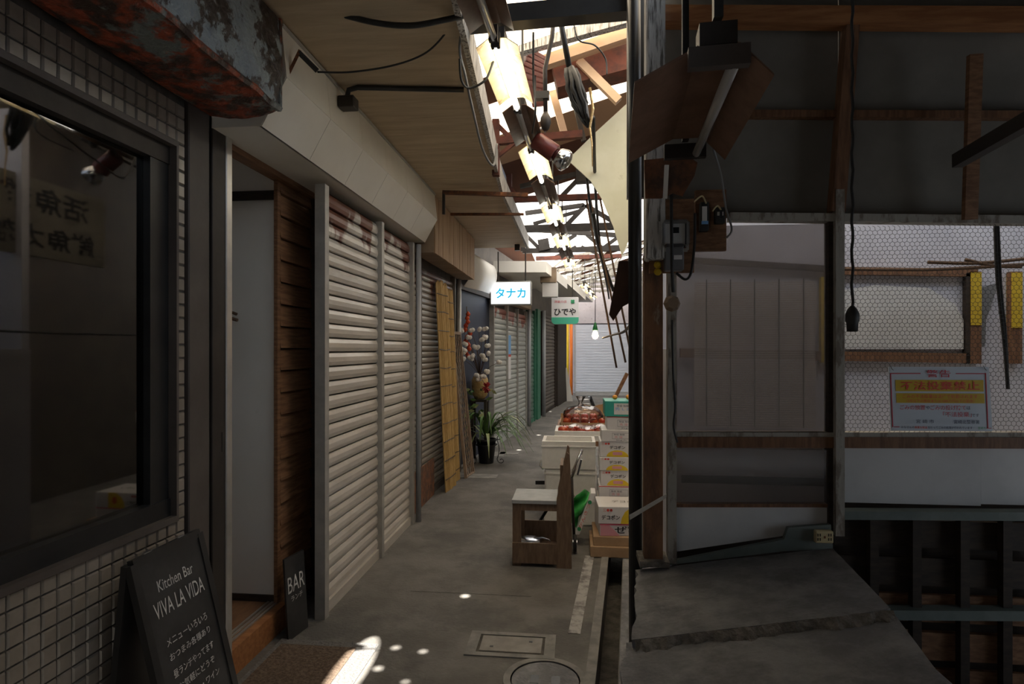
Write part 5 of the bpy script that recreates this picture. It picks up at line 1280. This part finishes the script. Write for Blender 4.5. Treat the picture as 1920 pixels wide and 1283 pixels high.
def splate(x0, x1, y0, y1, m, nm): plate(sg, SZu((x0 + x1) / 2, (y0 + y1) / 2), rs, us, (x1 - x0) * px1, (y1 - y0) * py1, m, nm, .0015)
splate(310, 1625, 345, 515, sign_yellow, 'yellow_band'); splate(320, 1635, 545, 690, sign_yellow, 'yellow_band')
for (x0, x1, y0, y1) in ((245, 690, 242, 254), (1220, 1665, 244, 256), (245, 258, 242, 1052), (1660, 1673, 244, 1062), (285, 365, 1044, 1054), (1655, 1725, 1058, 1066)): splate(x0, x1, y0, y1, red_dull, 'red_line')
stext('警告', 775, 1135, 195, 305, red_dull, .004); stext('不法投棄禁止', 380, 1560, 365, 495, red_ink, .01)
stext('ごみの不法投棄は法律で処罰されます', 410, 1530, 560, 620, red_ink, .003); stext('（5年以下の懲役または1000万円以下の罰金）', 470, 1480, 632, 682, red_ink, 0)
stext('ごみの放置', 370, 750, 720, 790, red_dull, .003); stext('や', 762, 820, 735, 785, navy_ink); stext('ごみの投げ捨て', 825, 1355, 720, 795, red_dull, .003); stext('は', 1365, 1420, 735, 785, navy_ink)
stext('「不法投棄」', 1010, 1435, 820, 895, red_dull, .003); stext('です', 1435, 1545, 845, 893, navy_ink)
stext('宮 崎 市', 610, 880, 935, 992, navy_ink, .004); stext('宮崎北警察署', 1170, 1550, 940, 998, navy_ink, .004)
stext('みなさんの', 385, 585, 1035, 1068, navy_ink); stext('貴重な税金', 587, 780, 1035, 1070, red_ink); stext('を使ってごみの処理が行われています', 785, 1445, 1036, 1076, navy_ink); stext('宮崎市', 1525, 1640, 1040, 1080, green_ink, .003)
for x in (250, 1640): p = SZu(x, 165); MB().tube([p + V((-.004, -.003, .008)), p + V((0, -.005, -.004)), p + V((.006, -.003, -.008))], .001, 5).build('wire_tie', wire_m, sg)

# hanging socket
hsx = thing('hanging_socket', PY(1598, 622, 2.05), 'black rubber lamp socket hanging on a twisted cord before the wire', 'lamp socket')
tw = [PY(1598 + 1.5 * math.sin(k * 1.7), -60 + k * 16.5, 2.05) for k in range(40)]
MB().tube(tw, .0045, 6).build('cord', rubber, hsx, smooth=True)
p = PY(1598, 622, 2.05); MB().lathe([(.016, 0), (.018, .03), (.021, .034), (.021, .058), (.014, .075), (.006, .085)], p, 14).build('socket', rubber, hsx, smooth=True)

# posts by the alley edge
pp0 = PY(1192, 1200, 2.32)
MB().tube([(pp0.x, 2.32, 0), (pp0.x - .004, 2.32, 2.38), (pp0.x - .006, 2.32, 2.45), (pp0.x - .01, 2.32, 3.2)], .026, 14).build('pipe_post', black_metal, smooth=True, label='tall black pipe post at the stall corner', cat='post')
B(PY(1176, 300, 2.36).x, PY(1213, 300, 2.36).x, 2.36, 2.39, 2.0, 3.2).build('back_board', black_metal, label='black board fixed behind the upper pipe post', cat='board')
cl = thing('rusted_column', W(1228, 1058), 'rusty steel column standing on the concrete counter', 'column')
a, b = PY(1208, 1058, 2.2), PY(1243, 1058, 2.2); zc0 = a.z
q = MB(); q.box(a.x, b.x, 2.2, 2.206, zc0, 1.75); q.box(a.x, a.x + .006, 2.206, 2.25, zc0, 1.75); q.box(b.x - .006, b.x, 2.206, 2.25, zc0, 1.75); q.build('channel', rust_pole, cl)
B(a.x - .02, b.x + .02, 2.17, 2.29, zc0 - .0, zc0 + .02).build('foot', concrete_rough, cl)
wp0, wp1 = PY(1212, 300, 2.12), PY(1248, 300, 2.12)
B(wp0.x, wp1.x, 2.12, 2.2, 1.72, 3.0).build('weathered_post', weather_wood, label='pale weathered wooden post above the meter', cat='post', bevel=.006)
B(PY(1250, 900, 2.24).x, PY(1266, 900, 2.24).x, 2.21, 2.25, W(1258, 1050).z, W(1258, 510).z).build('edge_stud', pale_wood, label='narrow grey wooden stud beside the rusty column', cat='post')
tpb = MB(); tpb.prism([PY(1180, 966, 2.15), PY(1250, 926, 2.15), PY(1249, 934, 2.15), PY(1181, 975, 2.15)], (0, -.002, 0)); tpb.build('packing_tape', tape_m, label='strip of clear packing tape between pipe post and column', cat='tape')
# meter on its board
mt = thing('electric_meter', PY(1262, 510, 2.16), 'glass fronted electric meter with grey base beside the pipe post', 'meter')
ym = 2.16
def MBx(x0, x1, y0, y1, d0, d1): a, b = PY(x0, y1, ym), PY(x1, y0, ym); return B(a.x, b.x, ym - d1, ym - d0, a.z, b.z)
MBx(1218, 1302, 372, 512, -.02, -.005).build('backboard', brown_wood, mt)
MBx(1244, 1279, 460, 510, -.005, .04).build('terminal_cover', meter_grey, mt, bevel=.004); MBx(1240, 1287, 420, 466, -.005, .03).build('base', meter_grey, mt, bevel=.008)
dpl = MBx(1245, 1281, 423, 462, .03, .034).build('dial_plate', meter_paper, mt); MBx(1253, 1270, 430, 441, .034, .036).build('register', black_ink, dpl)
MBx(1238, 1288, 417, 468, .03, .065).build('glass_cover', clear_cover, mt, bevel=.012)
q = MB()
for a_, b_2 in (((1237, 416), (1289, 416)), ((1237, 469), (1289, 469)), ((1237, 416), (1237, 469)), ((1289, 416), (1289, 469))): q.bar(PY(*a_, ym - .035), PY(*b_2, ym - .035), .008, .012)
q.build('cover_rim', alu_dull, mt)
MBx(1260, 1275, 482, 490, .04, .044).build('seal_tag', carton_white, mt)
for (x, y) in ((1233, 497), (1233, 510)): MB().lathe([(.012, 0), (.014, .004), (.008, .012)], PY(x, y, ym - .0), 10, (0, -1, 0)).build('cable_knob', sign_yellow, mt)
bkb = thing('breaker_board', PY(1333, 470, 2.2), 'brown board with two small breakers beside the meter', 'breaker board'); ym = 2.21
MBx(1304, 1362, 355, 471, -.02, 0).build('board', dark_wood if False else brown_wood, bkb)
for (x0, x1, y0, y1) in ((1310, 1326, 382, 436), (1338, 1356, 392, 422)):
    br1 = MBx(x0, x1, y0, y1, 0, .03).build('breaker', rubber, bkb, bevel=.003); MBx(x0 + 3, x1 - 4, y0 + 9, y1 - 14, .03, .033).build('face', meter_paper, br1)
MBx(1312, 1324, 418, 424, .03, .0335).build('blue_label', blue_ink, bkb); MBx(1345, 1350, 398, 414, .033, .036).build('switch', black_ink, bkb)
cable([PY(1300, 380, 2.18), PY(1316, 368, 2.18), PY(1324, 382, 2.18)], .003, cream_plastic, None, 'wire_loop', None, bkb); cable([PY(1336, 396, 2.18), PY(1345, 386, 2.18), PY(1352, 394, 2.18)], .003, cream_plastic, None, 'wire_loop', None, bkb)
cable([PY(1338, 280, 2.1), PY(1352, 330, 2.15), PY(1361, 390, 2.18), PY(1372, 430, 2.18), PY(1362, 446, 2.18)], .004, cable_grey, 'grey cable dropping to the breaker board', 'cable', 'cable')
cable([PY(1258, 330, 2.08), PY(1259, 420, 2.07), PY(1260, 500, 2.08), PY(1262, 548, 2.1)], .006, rubber, 'black cable hanging straight down in front of the meter', 'cable', 'cable')
cable([PY(1303, 400, 2.12), PY(1302, 460, 2.12), PY(1296, 510, 2.12), PY(1285, 524, 2.12), PY(1268, 512, 2.12)], .005, rubber, 'black cable looping under the meter board', 'cable', 'cable')
cable([PY(1260, 600, 2.14), PY(1262, 700, 2.14), PY(1266, 760, 2.14), PY(1263, 800, 2.14), PY(1270, 830, 2.14)], .004, rubber, 'thin wire running down the stud beside the column', 'cable', 'cable')
q = MB(); q.lathe([(.02, 0), (.03, .02), (.02, .05)], PY(1258, 570, 2.15), 8, (0, -1, 0)); q.build('cable_clamp', ply_dark, label='brown taped joint on the stud below the meter', cat='joint')
# unlit fluorescent lamp at right
zl = 2.03; A_, B_ = PZ(1377, 118, zl), PZ(1306, 287, zl)
dl = (B_ - A_).normalized(); sl = dl.cross(V((0, 0, 1))).normalized()
fl2 = thing('fluorescent_light', lerp(A_, B_, .5), 'unlit fluorescent lamp with wide brown rusted reflector over the stall', 'light')
u = V((0, 0, 1)); wd = .12; ctr = sl * -.035
q = MB(); a, b = A_ + dl * .01 + ctr, B_ - dl * .01 + ctr
pr = [(-wd - .06, -.025), (-.04, .045), (.05, .045), (wd, -.03)]
for (x0, z0), (x1, z1) in zip(pr[:-1], pr[1:]):
    q.hexa([a + sl * x0 + u * z0, a + sl * x1 + u * z1, b + sl * x1 + u * z1, b + sl * x0 + u * z0], [p_2 + u * .005 for p_2 in (a + sl * x0 + u * z0, a + sl * x1 + u * z1, b + sl * x1 + u * z1, b + sl * x0 + u * z0)])
q.build('reflector', enamel_old, fl2)
MB().tube([A_, B_], .0135, 12).build('tube', tube_off, fl2, smooth=True)
for p in (A_ - dl * .01, B_ + dl * .01): MB().bar(p + ctr - dl * .012 + u * .01, p + ctr + dl * .012 + u * .01, .13, .045).build('socket', pillar_m if p.y < 1.5 else dark_metal, fl2)
MB().bar(A_ + ctr - dl * .01 + u * .065, A_ + ctr + dl * .05 + u * .065, .08, .05).build('ballast_box', dark_metal, fl2)
MB().bar(A_ + ctr + u * .1, A_ + ctr + u * .7, .02).build('hanger', black_metal, fl2); MB().bar(B_ + ctr + u * .04, B_ + ctr + u * .7, .02).build('hanger', black_metal, fl2)
# rusted tin with white handle below the lamp
rtn = thing('rusted_tin', PY(1255, 375, 2.05), 'ragged piece of rusted tin hanging under the lamp', 'tin sheet')
MB().prism([PY(x, y, 2.05) for x, y in [(1208, 300), (1290, 292), (1308, 305), (1302, 330), (1290, 350), (1280, 368), (1262, 362), (1240, 372), (1210, 372)]], (0, .006, 0)).build('sheet', rust, rtn)
MB().bar(PY(1250, 310, 2.03), PY(1247, 372, 2.03), .014, .01, up=(0, 1, 0)).build('white_handle', white_pl, rtn)

# concrete display counter (two broken slabs on a base)
dc = thing('display_counter', (.6, 1.6, 0), 'sloping cracked concrete display counter at the stall front', 'counter')
zl0, zr0 = PY(1200, 1070, 2.2).z, PY(1560, 1027, 2.2).z
def slab(name, L, Rr, th, seed):
    r = random.Random(seed); n = 14; q = MB(); vs = []
    for i in range(n + 1):
        u_ = i / n; l_ = lerp(L[0], L[1], u_) + V((r.uniform(-.012, .008), r.uniform(-.006, .006), 0)); rr_ = lerp(Rr[0], Rr[1], u_)
        for k in range(7): vs.append(lerp(l_, rr_, k / 6) + V((0, r.uniform(-.008, .008) if i in (0, n) and k else 0, r.uniform(-.001, .001))))
    m_2 = len(vs); vs += [v - V((0, 0, th)) + V((r.uniform(.0, .02) if i_ % 7 == 0 else 0, 0, 0)) for i_, v in enumerate(vs)]
    fs = []
    for i in range(n):
        for k in range(6): a_ = i * 7 + k; fs.append((a_, a_ + 1, a_ + 8, a_ + 7)); fs.append((a_ + m_2, a_ + 7 + m_2, a_ + 8 + m_2, a_ + 1 + m_2))
        fs.append((i * 7, i * 7 + 7, i * 7 + 7 + m_2, i * 7 + m_2)); fs.append((i * 7 + 6, i * 7 + 6 + m_2, i * 7 + 13 + m_2, i * 7 + 13))
    for k in range(6): fs.append((k, k + m_2, k + 1 + m_2, k + 1)); fs.append((n * 7 + k, n * 7 + k + 1, n * 7 + k + 1 + m_2, n * 7 + k + m_2))
    return q.add(vs, fs).build(name, concrete_old, dc)
cL, cR = PZ(1190, 1200, zl0), PZ(1672, 1143, zr0 + .01)
slab('slab', (PZ(1196, 1070, zl0), cL), (PZ(1560, 1027, zr0), cR), .07, 1)
nl0, nl1 = PZ(1170, 1206, zl0 - .025), PZ(1160, 1300, zl0 - .03); nr0, nr1 = PZ(1676, 1150, zr0 - .012), PZ(1775, 1283, zr0)
ext = lambda a, b, Y: a + (b - a) * ((Y - a.y) / (b.y - a.y))
slab('slab', (nl0, ext(nl0, nl1, .75)), (nr0, ext(nr0, nr1, .75)), .07, 2)
q = MB(); n = 46; r = random.Random(3); tp_, bt_ = [], []
for i in range(n + 1):
    p = lerp(cL, cR, i / n); wv_ = .012 * math.sin(i * .37) + .006 * math.sin(i * 1.3)
    tp_.append(p + V((0, -.004 + r.uniform(-.005, .003), .0015))); bt_.append(p + V((r.uniform(-.006, .006), -.02 - wv_ - r.uniform(0, .016), -.028 - r.uniform(0, .012))))
q.add([v for a, b in zip(tp_, bt_) for v in (a, lerp(a, b, .5) + V((0, r.uniform(-.007, .004), r.uniform(-.004, .006))), b)], [(3 * i + k, 3 * i + 3 + k, 3 * i + 4 + k, 3 * i + 1 + k) for i in range(n) for k in (0, 1)])
q.build('broken_edge', concrete_rough, dc)
B(cL.x + .06, cL.x + .10, .8, 2.2, 0, zl0 - .09).build('front_panel', dark_wood, dc); B(.95, 1.0, .8, 2.2, 0, zl0 - .075).build('support_wall', concrete_old, dc)
q = MB(); q.prism([PY(x, y, 2.215) for x, y in [(1200, 1066), (1265, 1052), (1470, 1012), (1478, 990), (1558, 984), (1562, 1030), (1470, 1034), (1270, 1058)]], (0, .02, 0)); q.build('skirting_board', greyblue_paint, dc)
ol = thing('power_outlet', PY(1541, 1015, 2.2), 'cream double power outlet on the board above the counter', 'outlet'); ym = 2.213
MBx(1525, 1558, 993, 1015, 0, .022).build('body', cream_plastic, ol, bevel=.003)
for x in (1531, 1551):
    for y in (1000, 1008): MBx(x - 3, x - 1.5, y - 2.5, y + 2.5, .022, .0235).build('slot', black_ink, ol); MBx(x + 1.5, x + 3, y - 2.5, y + 2.5, .022, .0235).build('slot', black_ink, ol)
MBx(1540, 1543, 1002, 1006, .022, .024).build('screw', rust, ol)

# fruit shop front board seen mirrored in the show window
sbd = thing('fish_shop_sign', (.47, 3.5, 2.05), 'long dingy lettered shop board reflected in the show window', 'sign')
sbd = B(.46, .50, 2.6, 4.0, 2.0, 2.5).build('board', grey_board, sbd)
text_fit(sbd, '活魚雑魚石', (.46, 3.3, 2.37), (0, -1, 0), (0, 0, 1), 1.1, .17, black_ink, lift=.002, bold=.02); text_fit(sbd, '鮮魚太雑魚石', (.46, 3.3, 2.13), (0, -1, 0), (0, 0, 1), 1.2, .15, black_ink, lift=.002, bold=.02)
# right side enclosure beyond the stall and behind the camera
B(1.9, 1.95, 3.36, 19, 0, 3.6).build('wall_right_far', shut_dark, label='dark wall along the far right side of the alley', kind='structure')
wrr = MB(); wrr.box(3.4, 3.45, -3.1, .5, 0, 2.8); wrr.box(3.4, 3.45, 1.7, 3.3, 0, 2.8); wrr.box(3.4, 3.45, .5, 1.7, 1.55, 2.8); wrr.box(3.4, 3.45, .5, 1.7, 0, .5)
wrr.build('wall_right', grey_board, label='stall side wall with an open hatch to daylight', kind='structure')
B(-2.8, 3.45, -3.1, -3.05, 0, 3.3).build('wall_rear', grey_board, label='plain wall closing the rear of the stall', kind='structure')
B(-2.8, -2.75, -3.1, .2, 0, 3.3).build('wall_left_near', dark_wood, label='dark wall beside the tiled shop', kind='structure')
